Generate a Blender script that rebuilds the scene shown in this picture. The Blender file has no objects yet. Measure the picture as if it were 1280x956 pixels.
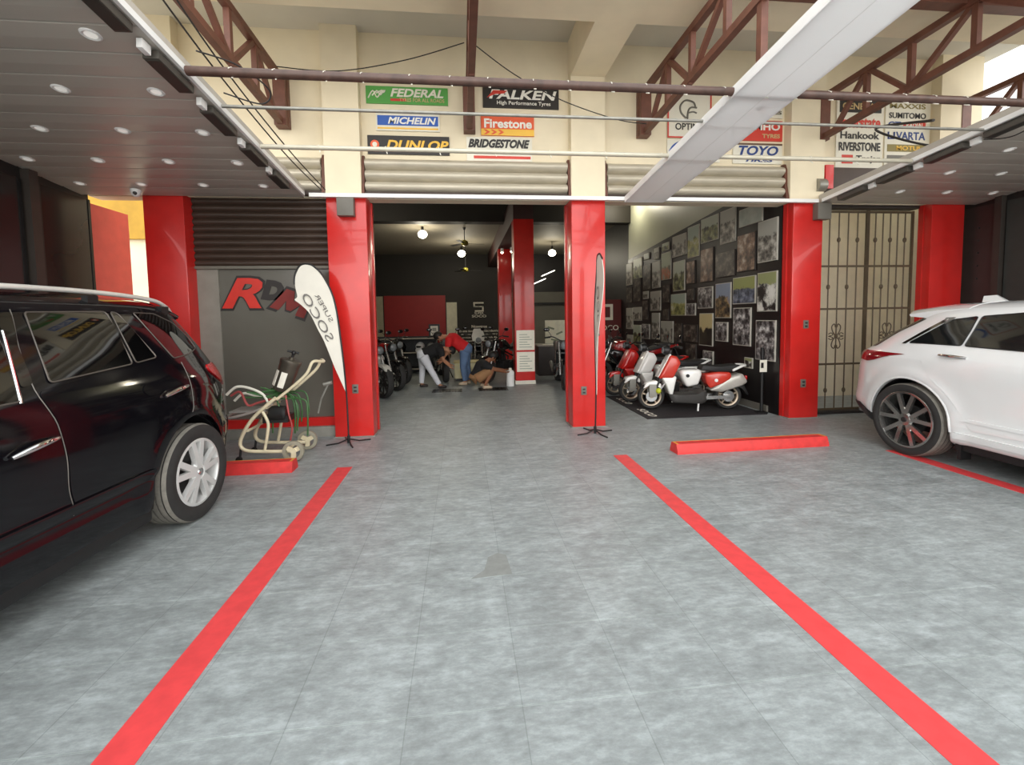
import bpy, bmesh, math, random
import numpy as np
from mathutils import Vector, Matrix, Euler
from mathutils.geometry import tessellate_polygon
random.seed(7)
SC = bpy.context.scene
COL = SC.collection
PI = math.pi

# ------------------------------------------------------------------ materials
def s2l(c):
    c = c / 255.0
    return c / 12.92 if c <= 0.04045 else ((c + 0.055) / 1.055) ** 2.4
def rgb(t): return (s2l(t[0]), s2l(t[1]), s2l(t[2]), 1.0)
MATS = {}
def mat(name, col, rough=.5, metal=0.0, var=.08, scale=6.0, coat=0.0, bump=0.0, spec=.5, emis=0.0, stretch=None):
    """procedural paint / plastic / metal: base colour broken up by noise"""
    if name in MATS: return MATS[name]
    m = bpy.data.materials.new(name); m.use_nodes = True
    nt = m.node_tree; b = nt.nodes['Principled BSDF']
    c = rgb(col)
    tc = nt.nodes.new('ShaderNodeTexCoord')
    src = tc.outputs['Object']
    if stretch:
        mp = nt.nodes.new('ShaderNodeMapping'); mp.inputs['Scale'].default_value = stretch
        nt.links.new(src, mp.inputs['Vector']); src = mp.outputs['Vector']
    nz = nt.nodes.new('ShaderNodeTexNoise'); nz.inputs['Scale'].default_value = scale; nz.inputs['Detail'].default_value = 5
    nt.links.new(src, nz.inputs['Vector'])
    rp = nt.nodes.new('ShaderNodeValToRGB')
    rp.color_ramp.elements[0].position = .32; rp.color_ramp.elements[1].position = .68
    rp.color_ramp.elements[0].color = tuple(max(0, v * (1 - var)) for v in c[:3]) + (1,)
    rp.color_ramp.elements[1].color = tuple(min(1, v * (1 + var)) for v in c[:3]) + (1,)
    nt.links.new(nz.outputs['Fac'], rp.inputs['Fac']); nt.links.new(rp.outputs['Color'], b.inputs['Base Color'])
    b.inputs['Roughness'].default_value = rough; b.inputs['Metallic'].default_value = metal
    b.inputs['Specular IOR Level'].default_value = spec
    b.inputs['Coat Weight'].default_value = coat; b.inputs['Coat Roughness'].default_value = .04
    if bump:
        bp = nt.nodes.new('ShaderNodeBump'); bp.inputs['Strength'].default_value = bump; bp.inputs['Distance'].default_value = .01
        nt.links.new(nz.outputs['Fac'], bp.inputs['Height']); nt.links.new(bp.outputs['Normal'], b.inputs['Normal'])
    if emis:
        b.inputs['Emission Color'].default_value = c; b.inputs['Emission Strength'].default_value = emis
    MATS[name] = m
    return m

# ------------------------------------------------------------------ mesh builder
class MB:
    def __init__(s): s.bm = bmesh.new()
    def box(s, c, d, rot=None, bev=0.0):
        r = bmesh.ops.create_cube(s.bm, size=1.0)
        vs = r['verts']
        for v in vs:
            p = Vector((v.co.x * d[0], v.co.y * d[1], v.co.z * d[2]))
            if rot: p = rot @ p
            v.co = p + Vector(c)
        if bev:
            es = list({e for v in vs for e in v.link_edges})
            bmesh.ops.bevel(s.bm, geom=es, offset=bev, segments=2, profile=.6, affect='EDGES')
        return s
    def b2(s, x0, x1, y0, y1, z0, z1, bev=0.0):
        return s.box(((x0 + x1) / 2, (y0 + y1) / 2, (z0 + z1) / 2), (abs(x1 - x0), abs(y1 - y0), abs(z1 - z0)), None, bev)
    def bar(s, p, q, w, h, up=(0, 0, 1)):
        p = Vector(p); q = Vector(q); d = q - p; L = d.length; d.normalize()
        up = Vector(up)
        if abs(d.dot(up)) > .98: up = Vector((1, 0, 0))
        x = d.cross(up).normalized(); z = x.cross(d)
        R = Matrix((x, d, z)).transposed()
        return s.box((p + q) / 2, (w, L, h), R)
    def cyl(s, p, q, r, r2=None, n=16, cap=True):
        p = Vector(p); q = Vector(q); r2 = r if r2 is None else r2
        return s.tube([p, q], [r, r2], n, cap)
    def tube(s, pts, r, n=8, cap=True, closed=False):
        pts = [Vector(p) for p in pts]; N = len(pts)
        rs = r if isinstance(r, (list, tuple)) else [r] * N
        tang = []
        for i in range(N):
            a = pts[(i - 1) % N] if (closed or i > 0) else pts[i]
            b = pts[(i + 1) % N] if (closed or i < N - 1) else pts[i]
            t = b - a
            tang.append(t.normalized() if t.length > 1e-9 else Vector((0, 0, 1)))
        t0 = tang[0]; u = t0.orthogonal().normalized()
        rings = []
        for i in range(N):
            t = tang[i]; u = (u - t * u.dot(t))
            u = u.normalized() if u.length > 1e-6 else t.orthogonal().normalized()
            v = t.cross(u)
            rings.append([s.bm.verts.new(pts[i] + (u * math.cos(2 * PI * k / n) + v * math.sin(2 * PI * k / n)) * rs[i]) for k in range(n)])
        M = N if closed else N - 1
        for i in range(M):
            A = rings[i]; B = rings[(i + 1) % N]
            for k in range(n): s.bm.faces.new((A[k], A[(k + 1) % n], B[(k + 1) % n], B[k]))
        if cap and not closed:
            s.bm.faces.new(list(reversed(rings[0]))); s.bm.faces.new(rings[-1])
        return s
    def lathe(s, prof, c=(0, 0, 0), axis='Z', n=32, closed=False):
        """prof: list of (radius, height along axis)"""
        c = Vector(c); rings = []
        for r, h in prof:
            ring = []
            for k in range(n):
                a = 2 * PI * k / n; x, y = r * math.cos(a), r * math.sin(a)
                p = {'Z': (x, y, h), 'Y': (x, h, y), 'X': (h, x, y)}[axis]
                ring.append(s.bm.verts.new(c + Vector(p)))
            rings.append(ring)
        M = len(rings) if closed else len(rings) - 1
        for i in range(M):
            A = rings[i]; B = rings[(i + 1) % len(rings)]
            for k in range(n): s.bm.faces.new((A[k], A[(k + 1) % n], B[(k + 1) % n], B[k]))
        if not closed:
            s.bm.faces.new(list(reversed(rings[0]))); s.bm.faces.new(rings[-1])
        return s
    def prism(s, poly, fn, d0, d1):
        """poly 2-D; fn(a,b,d) -> 3-D; extruded from d0 to d1"""
        A = [s.bm.verts.new(fn(a, b, d0)) for a, b in poly]; B = [s.bm.verts.new(fn(a, b, d1)) for a, b in poly]
        n = len(poly)
        s.bm.faces.new(A); s.bm.faces.new(list(reversed(B)))
        for i in range(n): s.bm.faces.new((A[i], B[i], B[(i + 1) % n], A[(i + 1) % n]))
        return s
    def loft(s, rings, cap=True):
        R = [[s.bm.verts.new(p) for p in r] for r in rings]; n = len(R[0])
        for i in range(len(R) - 1):
            for k in range(n): s.bm.faces.new((R[i][k], R[i][(k + 1) % n], R[i + 1][(k + 1) % n], R[i + 1][k]))
        if cap: s.bm.faces.new(list(reversed(R[0]))); s.bm.faces.new(R[-1])
        return s
    def ball(s, c, r, seg=16, sc=(1, 1, 1)):
        res = bmesh.ops.create_uvsphere(s.bm, u_segments=seg, v_segments=max(6, seg // 2), radius=1)
        for v in res['verts']: v.co = Vector((v.co.x * r * sc[0], v.co.y * r * sc[1], v.co.z * r * sc[2])) + Vector(c)
        return s
    def xf(s, M):
        bmesh.ops.transform(s.bm, matrix=M, verts=s.bm.verts[:]); return s
    def mesh(s, name):
        bmesh.ops.recalc_face_normals(s.bm, faces=s.bm.faces[:])
        me = bpy.data.meshes.new(name); s.bm.to_mesh(me); s.bm.free(); return me

def smooth_by_angle(me, ang=40):
    bm = bmesh.new(); bm.from_mesh(me)
    for f in bm.faces: f.smooth = True
    for e in bm.edges:
        if len(e.link_faces) == 2 and e.calc_face_angle(0) > math.radians(ang): e.smooth = False
    bm.to_mesh(me); bm.free()

def obj(name, mb, m, parent=None, smooth=40, loc=None):
    me = mb.mesh(name) if isinstance(mb, MB) else mb
    me.name = name
    if smooth: smooth_by_angle(me, smooth)
    if m is not None:
        me.materials.clear(); me.materials.append(m)
    o = bpy.data.objects.new(name, me); COL.objects.link(o)
    if parent: o.parent = parent
    if loc: o.location = loc
    return o
def thing(name, label, cat, loc=(0, 0, 0), rotz=0.0, group=None):
    o = bpy.data.objects.new(name, None); COL.objects.link(o)
    o.location = loc; o.rotation_euler = (0, 0, rotz); o.empty_display_size = .1
    o['label'] = label; o['category'] = cat
    if group: o['group'] = group
    return o
def tag(o, label, cat, group=None):
    o['label'] = label; o['category'] = cat
    if group: o['group'] = group
    return o
def struct(name, mb, m, parent=None, smooth=0):
    o = obj(name, mb, m, parent, smooth)
    if not parent: o['kind'] = 'structure'
    return o
def dup(root, loc, rotz=0.0, label=None):
    r = root.copy(); COL.objects.link(r); r.location = loc; r.rotation_euler = (0, 0, rotz)
    if label: r['label'] = label
    for ch in list(root.children):
        c = ch.copy(); COL.objects.link(c); c.parent = r
        for g in list(ch.children):
            d = g.copy(); COL.objects.link(d); d.parent = c
    return r
def mesh_of(o):
    dg = bpy.context.evaluated_depsgraph_get(); dg.update()
    return bpy.data.meshes.new_from_object(o.evaluated_get(dg))
def kill(o): bpy.data.objects.remove(o, do_unlink=True)

def text_mesh(s, W=None, H=None, ext=.003, bold=0.0, shear=0.0, spacing=1.0, mirror=False):
    """lettering centred at the origin in the local XZ plane, facing -Y, fitted to W x H"""
    cu = bpy.data.curves.new('lettering', 'FONT'); cu.body = s
    cu.extrude = .02; cu.offset = bold; cu.shear = shear; cu.align_x = 'CENTER'; cu.align_y = 'CENTER'
    cu.space_character = spacing; cu.resolution_u = 3
    t = bpy.data.objects.new('lettering_source', cu); COL.objects.link(t)
    me = mesh_of(t); kill(t)
    xs = [v.co.x for v in me.vertices]; ys = [v.co.y for v in me.vertices]
    cx, cy = (min(xs) + max(xs)) / 2, (min(ys) + max(ys)) / 2
    w, h = max(xs) - min(xs), max(ys) - min(ys)
    if W is None and H is None: kx = ky = 1
    elif W is None: kx = ky = H / h
    elif H is None: kx = ky = W / w
    else: kx, ky = W / w, H / h
    for v in me.vertices:
        x, y, z = v.co
        v.co = ((x - cx) * kx * (-1 if mirror else 1), -(z / .02) * ext / 2 - ext / 2, (y - cy) * ky)
    bm = bmesh.new(); bm.from_mesh(me); bmesh.ops.recalc_face_normals(bm, faces=bm.faces[:]); bm.to_mesh(me); bm.free()
    return me
def lettering(s, m, parent, c, W=None, H=None, name='lettering', M=None, **k):
    me = text_mesh(s, W, H, **k)
    T = Matrix.Translation(Vector(c)) @ (M if M is not None else Matrix.Identity(4))
    me.transform(T)
    return obj(name, me, m, parent, 0)

def bez(pts, n=6):
    """Catmull-Rom through points"""
    P = [Vector(p) for p in pts]; out = []
    for i in range(len(P) - 1):
        p0 = P[max(i - 1, 0)]; p1 = P[i]; p2 = P[i + 1]; p3 = P[min(i + 2, len(P) - 1)]
        for k in range(n):
            t = k / n
            out.append(.5 * ((2 * p1) + (p2 - p0) * t + (2 * p0 - 5 * p1 + 4 * p2 - p3) * t * t + (3 * p1 - p0 - 3 * p2 + p3) * t ** 3))
    out.append(P[-1]); return out
def rounded(poly, r, seg=4):
    out = []; n = len(poly)
    for i in range(n):
        p = Vector(poly[i]); a = Vector(poly[i - 1]); b = Vector(poly[(i + 1) % n])
        da = (a - p); db = (b - p); rr = min(r, da.length * .45, db.length * .45)
        A = p + da.normalized() * rr; B = p + db.normalized() * rr
        for k in range(seg + 1):
            t = k / seg; q = A * (1 - t) ** 2 + p * 2 * t * (1 - t) + B * t * t
            out.append((q.x, q.y))
    return out
def pchip(pts):
    xs = np.array([p[0] for p in pts], float); ys = np.array([p[1] for p in pts], float)
    h = np.diff(xs); d = np.diff(ys) / h; m = np.zeros(len(xs)); m[0] = d[0]; m[-1] = d[-1]
    for i in range(1, len(xs) - 1): m[i] = 0 if d[i - 1] * d[i] <= 0 else 2 * d[i - 1] * d[i] / (d[i - 1] + d[i])
    def f(x):
        x = min(max(x, xs[0]), xs[-1]); i = min(int(np.searchsorted(xs, x, side='right')) - 1, len(xs) - 2)
        t = (x - xs[i]) / h[i]
        return ys[i] * (1 + 2 * t) * (1 - t) ** 2 + m[i] * h[i] * t * (1 - t) ** 2 + ys[i + 1] * t * t * (3 - 2 * t) + m[i + 1] * h[i] * t * t * (t - 1)
    return f
# ------------------------------------------------------------------ camera, world
cam = bpy.data.cameras.new('camera'); camo = bpy.data.objects.new('camera', cam); COL.objects.link(camo)
F_, PIT, YAW, ROL, CX, CY = 560.473, .062645, .103731, -.015727, 636.266, 431.053
fw = Vector((math.sin(YAW) * math.cos(PIT), math.cos(YAW) * math.cos(PIT), -math.sin(PIT)))
rt = Vector((math.cos(YAW), -math.sin(YAW), 0)); upv = rt.cross(fw)
r2 = rt * math.cos(ROL) + upv * math.sin(ROL); u2 = -rt * math.sin(ROL) + upv * math.cos(ROL)
Rm = Matrix((r2, u2, -fw)).transposed()
camo.matrix_world = Matrix.Translation((0, 0, 1.5)) @ Rm.to_4x4()
cam.sensor_fit = 'HORIZONTAL'; cam.sensor_width = 36.0; cam.lens = F_ / 1280 * 36
cam.shift_x = -(CX - 640) / 1280; cam.shift_y = (CY - 478) / 1280
cam.clip_start = .05; cam.clip_end = 200
SC.camera = camo
w = bpy.data.worlds.new('overcast_sky'); SC.world = w; w.use_nodes = True
nt = w.node_tree; bg = nt.nodes['Background']
tc = nt.nodes.new('ShaderNodeTexCoord'); sx = nt.nodes.new('ShaderNodeSeparateXYZ'); nt.links.new(tc.outputs['Generated'], sx.inputs[0])
rp = nt.nodes.new('ShaderNodeValToRGB')
rp.color_ramp.elements[0].position = .0; rp.color_ramp.elements[0].color = (.62, .60, .56, 1)
rp.color_ramp.elements[1].position = .10; rp.color_ramp.elements[1].color = (1.0, .985, .95, 1)
e = rp.color_ramp.elements.new(1.0); e.color = (.55, .59, .62, 1)
nt.links.new(sx.outputs['Z'], rp.inputs['Fac']); nt.links.new(rp.outputs['Color'], bg.inputs['Color'])
# the sunlit street side (behind the camera) is the brighter half of the sky
mr = nt.nodes.new('ShaderNodeMapRange'); mr.inputs['From Min'].default_value = -1; mr.inputs['From Max'].default_value = 1
mr.inputs['To Min'].default_value = 4.6; mr.inputs['To Max'].default_value = 1.2
nt.links.new(sx.outputs['Y'], mr.inputs['Value']); nt.links.new(mr.outputs[0], bg.inputs['Strength'])
vs = SC.view_settings; vs.view_transform = 'Standard'; vs.look = 'None'; vs.gamma = 1.0; vs.exposure = 0.0; vs.use_curve_mapping = False

# ------------------------------------------------------------------ base materials
RED = mat('red_gloss_paint', (205, 38, 34), .28, var=.10, scale=3, coat=.3)
REDDK = mat('dark_red_paint', (138, 22, 24), .45, var=.08)
CREAM = mat('cream_wall_paint', (230, 218, 190), .75, var=.05, scale=2.5, bump=.05)
CREAMD = mat('aged_cream_plaster', (214, 207, 188), .8, var=.07, scale=2)
WHITE = mat('white_painted_metal', (236, 236, 234), .4, var=.03)
WHITEW = mat('white_wall_paint', (176, 178, 156), .42, var=.05, scale=1.5)
BLACKW = mat('black_wall_paint', (34, 30, 29), .5, var=.12, scale=2)
DARKW = mat('dark_brown_wall_paint', (31, 26, 19), .6, var=.10, scale=2)
GREYW = mat('grey_wall_paint', (120, 118, 108), .7, var=.06, scale=2)
CEIL = mat('ceiling_board', (205, 200, 186), .7, var=.04, scale=2)
BROWN = mat('brown_oxide_steel', (104, 64, 50), .5, var=.18, scale=9, bump=.1)
BROWNP = mat('dark_brown_pipe_paint', (80, 58, 50), .4, var=.25, scale=12)
GALV = mat('galvanised_steel', (150, 148, 140), .4, .5, var=.15, scale=10)
SHUT = mat('bare_shutter_steel', (190, 182, 164), .45, .25, var=.10, scale=4, stretch=(1, 1, 6))
SHUTB = mat('brown_shutter_paint', (66, 52, 44), .4, var=.14, scale=5, stretch=(1, 1, 5))
CONC = mat('grey_concrete', (140, 138, 130), .85, var=.12, scale=8, bump=.2)
BLK = mat('black_plastic', (24, 24, 25), .45, var=.1)
BLKG = mat('black_gloss_plastic', (14, 14, 15), .12, var=.1, coat=.5)
RUB = mat('tyre_rubber', (44, 43, 42), .75, var=.12, scale=14)
CHROME = mat('chrome', (225, 225, 225), .08, 1.0, var=.03)
ALU = mat('silver_alloy', (190, 190, 188), .25, .85, var=.06)
STEELD = mat('dark_grey_metal', (60, 60, 60), .4, .6, var=.15)
PVC = mat('grey_pvc_board', (186, 180, 170), .30, var=.06, scale=1.2, stretch=(.4, 4, 1))
PAPER = mat('white_paper', (232, 228, 214), .7, var=.05)
CABLE = mat('black_cable_rubber', (36, 32, 30), .6)

# tiled floor
def floor_mat():
    m = bpy.data.materials.new('grey_porcelain_tiles'); m.use_nodes = True; nt = m.node_tree; N = nt.nodes; L = nt.links
    b = N['Principled BSDF']
    g = N.new('ShaderNodeNewGeometry'); mp = N.new('ShaderNodeMapping'); mp.vector_type = 'POINT'
    mp.inputs['Location'].default_value = (220.24, .13, 0)
    L.new(g.outputs['Position'], mp.inputs['Vector'])
    def seams(w_, h_, mort, col):
        br = N.new('ShaderNodeTexBrick'); br.offset = 0.0; br.squash = 1.0
        br.inputs['Scale'].default_value = 1.0; br.inputs['Brick Width'].default_value = w_; br.inputs['Row Height'].default_value = h_
        br.inputs['Mortar Size'].default_value = mort; br.inputs['Mortar Smooth'].default_value = .4; br.inputs['Bias'].default_value = 0
        br.inputs['Color1'].default_value = (.955, .955, .955, 1); br.inputs['Color2'].default_value = (1.045, 1.045, 1.045, 1); br.inputs['Mortar'].default_value = col
        L.new(mp.outputs['Vector'], br.inputs['Vector']); return br
    br = seams(.44, .44, .0026, (.78, .79, .78, 1))
    b2 = seams(440.0, .44, .0050, (1.30, 1.32, 1.30, 1)); b2.inputs['Color1'].default_value = b2.inputs['Color2'].default_value = (1, 1, 1, 1)
    def noise(sc, det, rg, st):
        m_ = N.new('ShaderNodeMapping'); m_.inputs['Scale'].default_value = st; L.new(g.outputs['Position'], m_.inputs['Vector'])
        n_ = N.new('ShaderNodeTexNoise'); n_.inputs['Scale'].default_value = sc; n_.inputs['Detail'].default_value = det; n_.inputs['Roughness'].default_value = rg
        L.new(m_.outputs['Vector'], n_.inputs['Vector']); return n_
    n1 = noise(3.6, 10, .70, (1, 1.9, 1)); n2 = noise(13, 8, .74, (1, 2.2, 1))
    hf = N.new('ShaderNodeMath'); hf.operation = 'MULTIPLY'; hf.inputs[1].default_value = .5; L.new(n1.outputs['Fac'], hf.inputs[0])
    ad = N.new('ShaderNodeMath'); ad.operation = 'MULTIPLY_ADD'; ad.inputs[1].default_value = .5; L.new(n2.outputs['Fac'], ad.inputs[0]); L.new(hf.outputs[0], ad.inputs[2])
    rp = N.new('ShaderNodeValToRGB'); E = rp.color_ramp.elements
    E[0].position = .36; E[0].color = rgb((121, 126, 126)); E[1].position = .66; E[1].color = rgb((178, 186, 187))
    e = E.new(.50); e.color = rgb((146, 152, 152))
    L.new(ad.outputs[0], rp.inputs['Fac'])
    m0 = N.new('ShaderNodeMix'); m0.data_type = 'RGBA'; m0.blend_type = 'MULTIPLY'; m0.inputs['Factor'].default_value = 1
    L.new(rp.outputs['Color'], m0.inputs[6]); L.new(b2.outputs['Color'], m0.inputs[7])
    mx = N.new('ShaderNodeMix'); mx.data_type = 'RGBA'; mx.blend_type = 'MULTIPLY'; mx.inputs['Factor'].default_value = 1
    L.new(m0.outputs[2], mx.inputs[6]); L.new(br.outputs['Color'], mx.inputs[7]); L.new(mx.outputs[2], b.inputs['Base Color'])
    rr = N.new('ShaderNodeMapRange'); rr.inputs['To Min'].default_value = .36; rr.inputs['To Max'].default_value = .55; L.new(n1.outputs['Fac'], rr.inputs['Value']); L.new(rr.outputs[0], b.inputs['Roughness'])
    bp = N.new('ShaderNodeBump'); bp.inputs['Strength'].default_value = .12; bp.inputs['Distance'].default_value = .004
    L.new(br.outputs['Fac'], bp.inputs['Height']); bp.invert = True
    L.new(bp.outputs['Normal'], b.inputs['Normal'])
    return m
FLOORM = floor_mat()
struct('floor', MB().b2(-9, 11, -6, 21, -.12, 0), FLOORM)

# ------------------------------------------------------------------ building shell
FY = 5.81          # front face of the pillars
WY = 5.95          # recessed upper wall
struct('wall_front', MB().b2(-4.4, 7.4, WY, 6.15, 3.02, 5.3), CREAM)
# cream piers of the upper wall above each pillar
for i, (a, b) in enumerate([(-1.63, -1.2), (1.45, 1.9), (4.5, 5.0)]):
    mb = MB().b2(a, b, FY, WY, 3.03, 5.06)
    struct('trim_%d' % (i + 1), mb, CREAM)
struct('trim_4', MB().b2(6.75, 7.4, FY, WY, 3.03, 5.06), CREAM)
struct('trim_5', MB().b2(-4.4, -3.3, FY, WY, 3.03, 5.06), CREAM)
# overhanging slab with beams
struct('ceiling', MB().b2(-4.6, 7.6, 4.2, 6.15, 5.05, 5.3), CEIL)
struct('trim_6', MB().b2(1.45, 1.9, 4.76, FY, 4.56, 5.06), CREAM)
struct('trim_9', MB().b2(-4.6, 7.6, 4.2, 4.76, 4.56, 5.06), CREAM)
# thin plaster joint lines on the upper wall
# side walls of the forecourt
struct('wall_left', MB().b2(-4.55, -4.35, -.5, 5.87, 0, 3.1), BLACKW)
struct('wall_right', MB().b2(7.32, 7.52, -.5, 7.45, 0, 3.1), BLACKW)
PANELD = mat('dark_glazed_panel', (44, 42, 40), .16, var=.15, scale=1.2)
for (y0, y1, nm, lb) in ((2.6, 5.02, 'wall_panel', 'long dark glossy cladding panel on the left wall behind the black car'),
                         (5.2, 5.86, 'wall_panel', 'narrow dark grey cladding panel on the left wall next to the red panel')):
    t = thing(nm, lb, 'panel', (-4.35, y0, 0))
    obj('panel_board', MB().b2(0, .018, 0, y1 - y0, .1, 2.95), PANELD, t, 0)
    obj('panel_frame', MB().b2(0, .026, 0, .03, .1, 2.95).b2(0, .026, y1 - y0 - .03, y1 - y0, .1, 2.95).b2(0, .026, 0, y1 - y0, .08, .11), BLK, t, 0)
tag(obj('square_post', MB().b2(-4.35, -4.27, 5.05, 5.15, 0, 3.05), mat('dark_grey_paint', (62, 56, 52), .4), None, 0), 'dark square steel post against the left wall above the black car', 'post')
tag(obj('square_post', MB().b2(7.24, 7.32, 5.40, 5.48, 0, 3.05), MATS['dark_grey_paint'], None, 0), 'dark square steel post against the right wall above the white car', 'post')
t = thing('wall_panel', 'dark grey cladding panel on the right wall beyond the white car roof', 'panel', (7.32, 2.6, 0))
obj('panel_board', MB().b2(-.018, 0, 0, 2.78, .1, 2.95), mat('charcoal_panel', (62, 64, 62), .45, var=.08), t, 0)
t = thing('wall_panel', 'dark brown riveted panel between right post and rightmost red pillar', 'panel', (7.32, 5.5, 0))
mb = MB()
for z in (2.65, 2.47, 2.30, 2.12, 1.94): mb.ball((-.018, .2, z), .014, 8)
obj('panel_board', MB().b2(-.018, 0, 0, .5, .1, 2.95), mat('brown_black_panel', (58, 48, 46), .4, var=.08), t, 0); obj('rivets', mb, STEELD, t)
# far side alleys
MUST = mat('mustard_paint', (182, 140, 44), .7, var=.1)
struct('wall_back_left', MB().b2(-9, -4.1, 9.0, 9.15, 0, 3.02), CREAM)
struct('trim_10', MB().b2(-9, -4.1, 8.9, 9.15, 3.02, 4.9), MUST)
t = thing('wall_panel', 'flat light red panel on the wall beside the leftmost red pillar', 'panel', (-4.35, 5.88, 0))
obj('panel_board', MB().b2(-.05, 0, 0, .62, 0, 2.92), mat('red_panel_paint', (224, 88, 82), .5, var=.06), t, 0)
struct('trim_17', MB().b2(-3.80, -3.781, 6.15, 9.0, 0, 4.9), CREAM)  # unseen cream cladding, added to bounce light onto the red panel
struct('wall_gate_back', MB().b2(4.95, 7.5, 7.3, 7.45, 0, 4.8), mat('pale_cream_wall', (226, 216, 190), .8, var=.05))
struct('trim_16', MB().b2(7.26, 7.32, 6.22, 7.3, 0, 4.8), MATS['pale_cream_wall'])
struct('trim_11', MB().b2(5.0, 6.7, 5.98, 6.2, 0, .035), mat('dark_threshold', (40, 36, 34), .6))

# red pillars
GREYBOX = mat('grey_enamel_box', (110, 106, 98), .5)
def pillar(x0, x1, label, box=None, plates=(), dep=.38):
    t = thing('red_pillar', label, 'pillar', ((x0 + x1) / 2, FY + .19, 0), 0, 'red pillars along the shop front')
    h = (x1 - x0) / 2
    mb = MB().b2(-h, h, -.19, -.19 + dep, 0, 3.02, .012)
    mb.b2(-h - .012, h + .012, -.19 + dep - .07, -.185 + dep, 0, 3.01)
    obj('shaft', mb, RED, t)
    obj('base_skirting', MB().b2(-h - .018, h + .018, -.198, -.185 + dep, 0, .012), CONC, t, 0)
    if box:
        obj('junction_box', MB().b2(box[0] - (x0 + x1) / 2, box[1] - (x0 + x1) / 2, -.29, -.19, 2.76, 2.98, .008), GREYBOX, t)
    for (px, pz) in plates:
        o = obj('outlet_plate', MB().box((px - (x0 + x1) / 2, -.196, pz), (.075, .014, .115), None, .004), GREYBOX, t)
        obj('socket', MB().box((px - (x0 + x1) / 2, -.204, pz + .02), (.035, .006, .02)).box((px - (x0 + x1) / 2, -.204, pz - .025), (.035, .006, .02)), BLK, o, 0)
    return t
pillar(-3.72, -3.27, 'leftmost red pillar, half hidden behind the black car')
pillar(-1.63, -1.15, 'red pillar with grey box on top, behind the leaning white flag', (-1.48, -1.28), [(-1.36, .62)])
pillar(1.45, 1.9, 'middle red pillar with the thin white flag in front', None, [(1.60, .5)])
pillar(4.56, 5.0, 'red pillar between the photo wall and the barred gate', (4.84, 5.04), [(4.78, 1.33), (4.76, .5)], dep=.18)
pillar(6.68, 7.2, 'rightmost red pillar, right of the barred gate', dep=.18)

# roller shutters
def slats(x0, x1, y, z0, z1, pitch, depth):
    mb = MB(); n = int(round((z1 - z0) / pitch)); prof = []
    for i in range(n):
        za = z0 + (z1 - z0) * i / n; zb = z0 + (z1 - z0) * (i + 1) / n
        for k in range(8):
            t = k / 8; prof.append((y - depth * math.sin(PI * t) ** .7, za + (zb - za) * t))
    prof.append((y, z1))
    A = [mb.bm.verts.new((x0, p[0], p[1])) for p in prof]; B = [mb.bm.verts.new((x1, p[0], p[1])) for p in prof]
    for i in range(len(prof) - 1): mb.bm.faces.new((A[i], B[i], B[i + 1], A[i + 1]))
    a2 = [mb.bm.verts.new((x0, y + .02, z0)), mb.bm.verts.new((x0, y + .02, z1))]; b2 = [mb.bm.verts.new((x1, y + .02, z0)), mb.bm.verts.new((x1, y + .02, z1))]
    mb.bm.faces.new((a2[0], a2[1], b2[1], b2[0]))
    mb.bm.faces.new((A[-1], B[-1], b2[1], a2[1])); mb.bm.faces.new((A[0], a2[0], b2[0], B[0]))
    mb.bm.faces.new(A + [a2[1], a2[0]]); mb.bm.faces.new(list(reversed(B)) + [b2[0], b2[1]])
    return mb
def roll(x0, x1, label):
    t = thing('rolled_shutter', label, 'shutter', ((x0 + x1) / 2, WY, 3.04))
    h = (x1 - x0) / 2
    obj('slat_curtain', slats(-h + .03, h - .03, -.03,   .05, .47, .14, .085), SHUT, t)
    for sx in (-1, 1):
        obj('end_bracket', MB().prism([(-.13, .02), (0, .0), (0, .5), (-.05, .5), (-.08, .42), (-.09, .2)], lambda a, b, d, sx=sx, h=h: Vector((sx * h + d, a, b)), -.02, .02), BROWN, t)
    obj('bottom_bar', MB().b2(-h + .02, h - .02, -.09, -.02, 0.0, .05), mat('bottom_bar_brown', (60, 46, 38), .6), t)  # bar below the slats in one dark brown
    return t
roll(-1.19, 1.44, 'rolled-up ribbed steel shutter over the middle shop opening')
roll(1.92, 4.48, 'rolled-up ribbed steel shutter over the photo-wall opening, behind white beam')
roll(-3.25, -1.66, 'rolled-up ribbed shutter end left of the grey-boxed pillar')
t = thing('rolled_shutter', 'dark brown shutter housing above the barred gate', 'shutter', (5.85, WY, 3.04))
obj('housing', MB().b2(-.8, .8, -.1, 0, .12, .46, .01), mat('dark_brown_box', (74, 60, 52), .5), t)
obj('end_bracket', MB().b2(-.82, -.7, -.13, 0, .16, .48), RED, t, 0)
obj('coil_motor', MB().lathe([(.03, -.06), (.09, -.06), (.09, .06), (.03, .06)], (-.9, -.12, .2), 'X', 20), GALV, t)
# left bay: lowered brown shutter, glass with its reflection coloured in grey, letters
t = thing('lowered_shutter', 'half lowered dark brown ribbed shutter above the red and black letters', 'shutter', (-2.45, 6.0, 2.15))
obj('slat_curtain', slats(-.83, .83, 0, .03, .88, .085, .03), SHUTB, t)
obj('bottom_bar', MB().b2(-.83, .83, -.04, .02, 0, .035), mat('grey_bar', (112, 108, 98), .5), t, 0)
GLASSF = mat('grey_reflection_glass', (104, 101, 93), .2, var=.07, scale=1.5)  # opaque grey stands in for the reflection on the glass
struct('window_1', MB().b2(-3.02, -1.62, 6.02, 6.05, .24, 2.16), GLASSF)
struct('trim_12', MB().b2(-3.28, -3.02, 6.0, 6.06, .24, 2.16), mat('grey_plaster_strip', (140, 137, 128), .6))
struct('trim_13', MB().b2(-3.28, -1.62, 5.96, 6.1, .13, .24), RED)
struct('trim_14', MB().b2(-3.28, -1.62, 5.9, 6.12, 0, .13), CONC)
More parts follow.
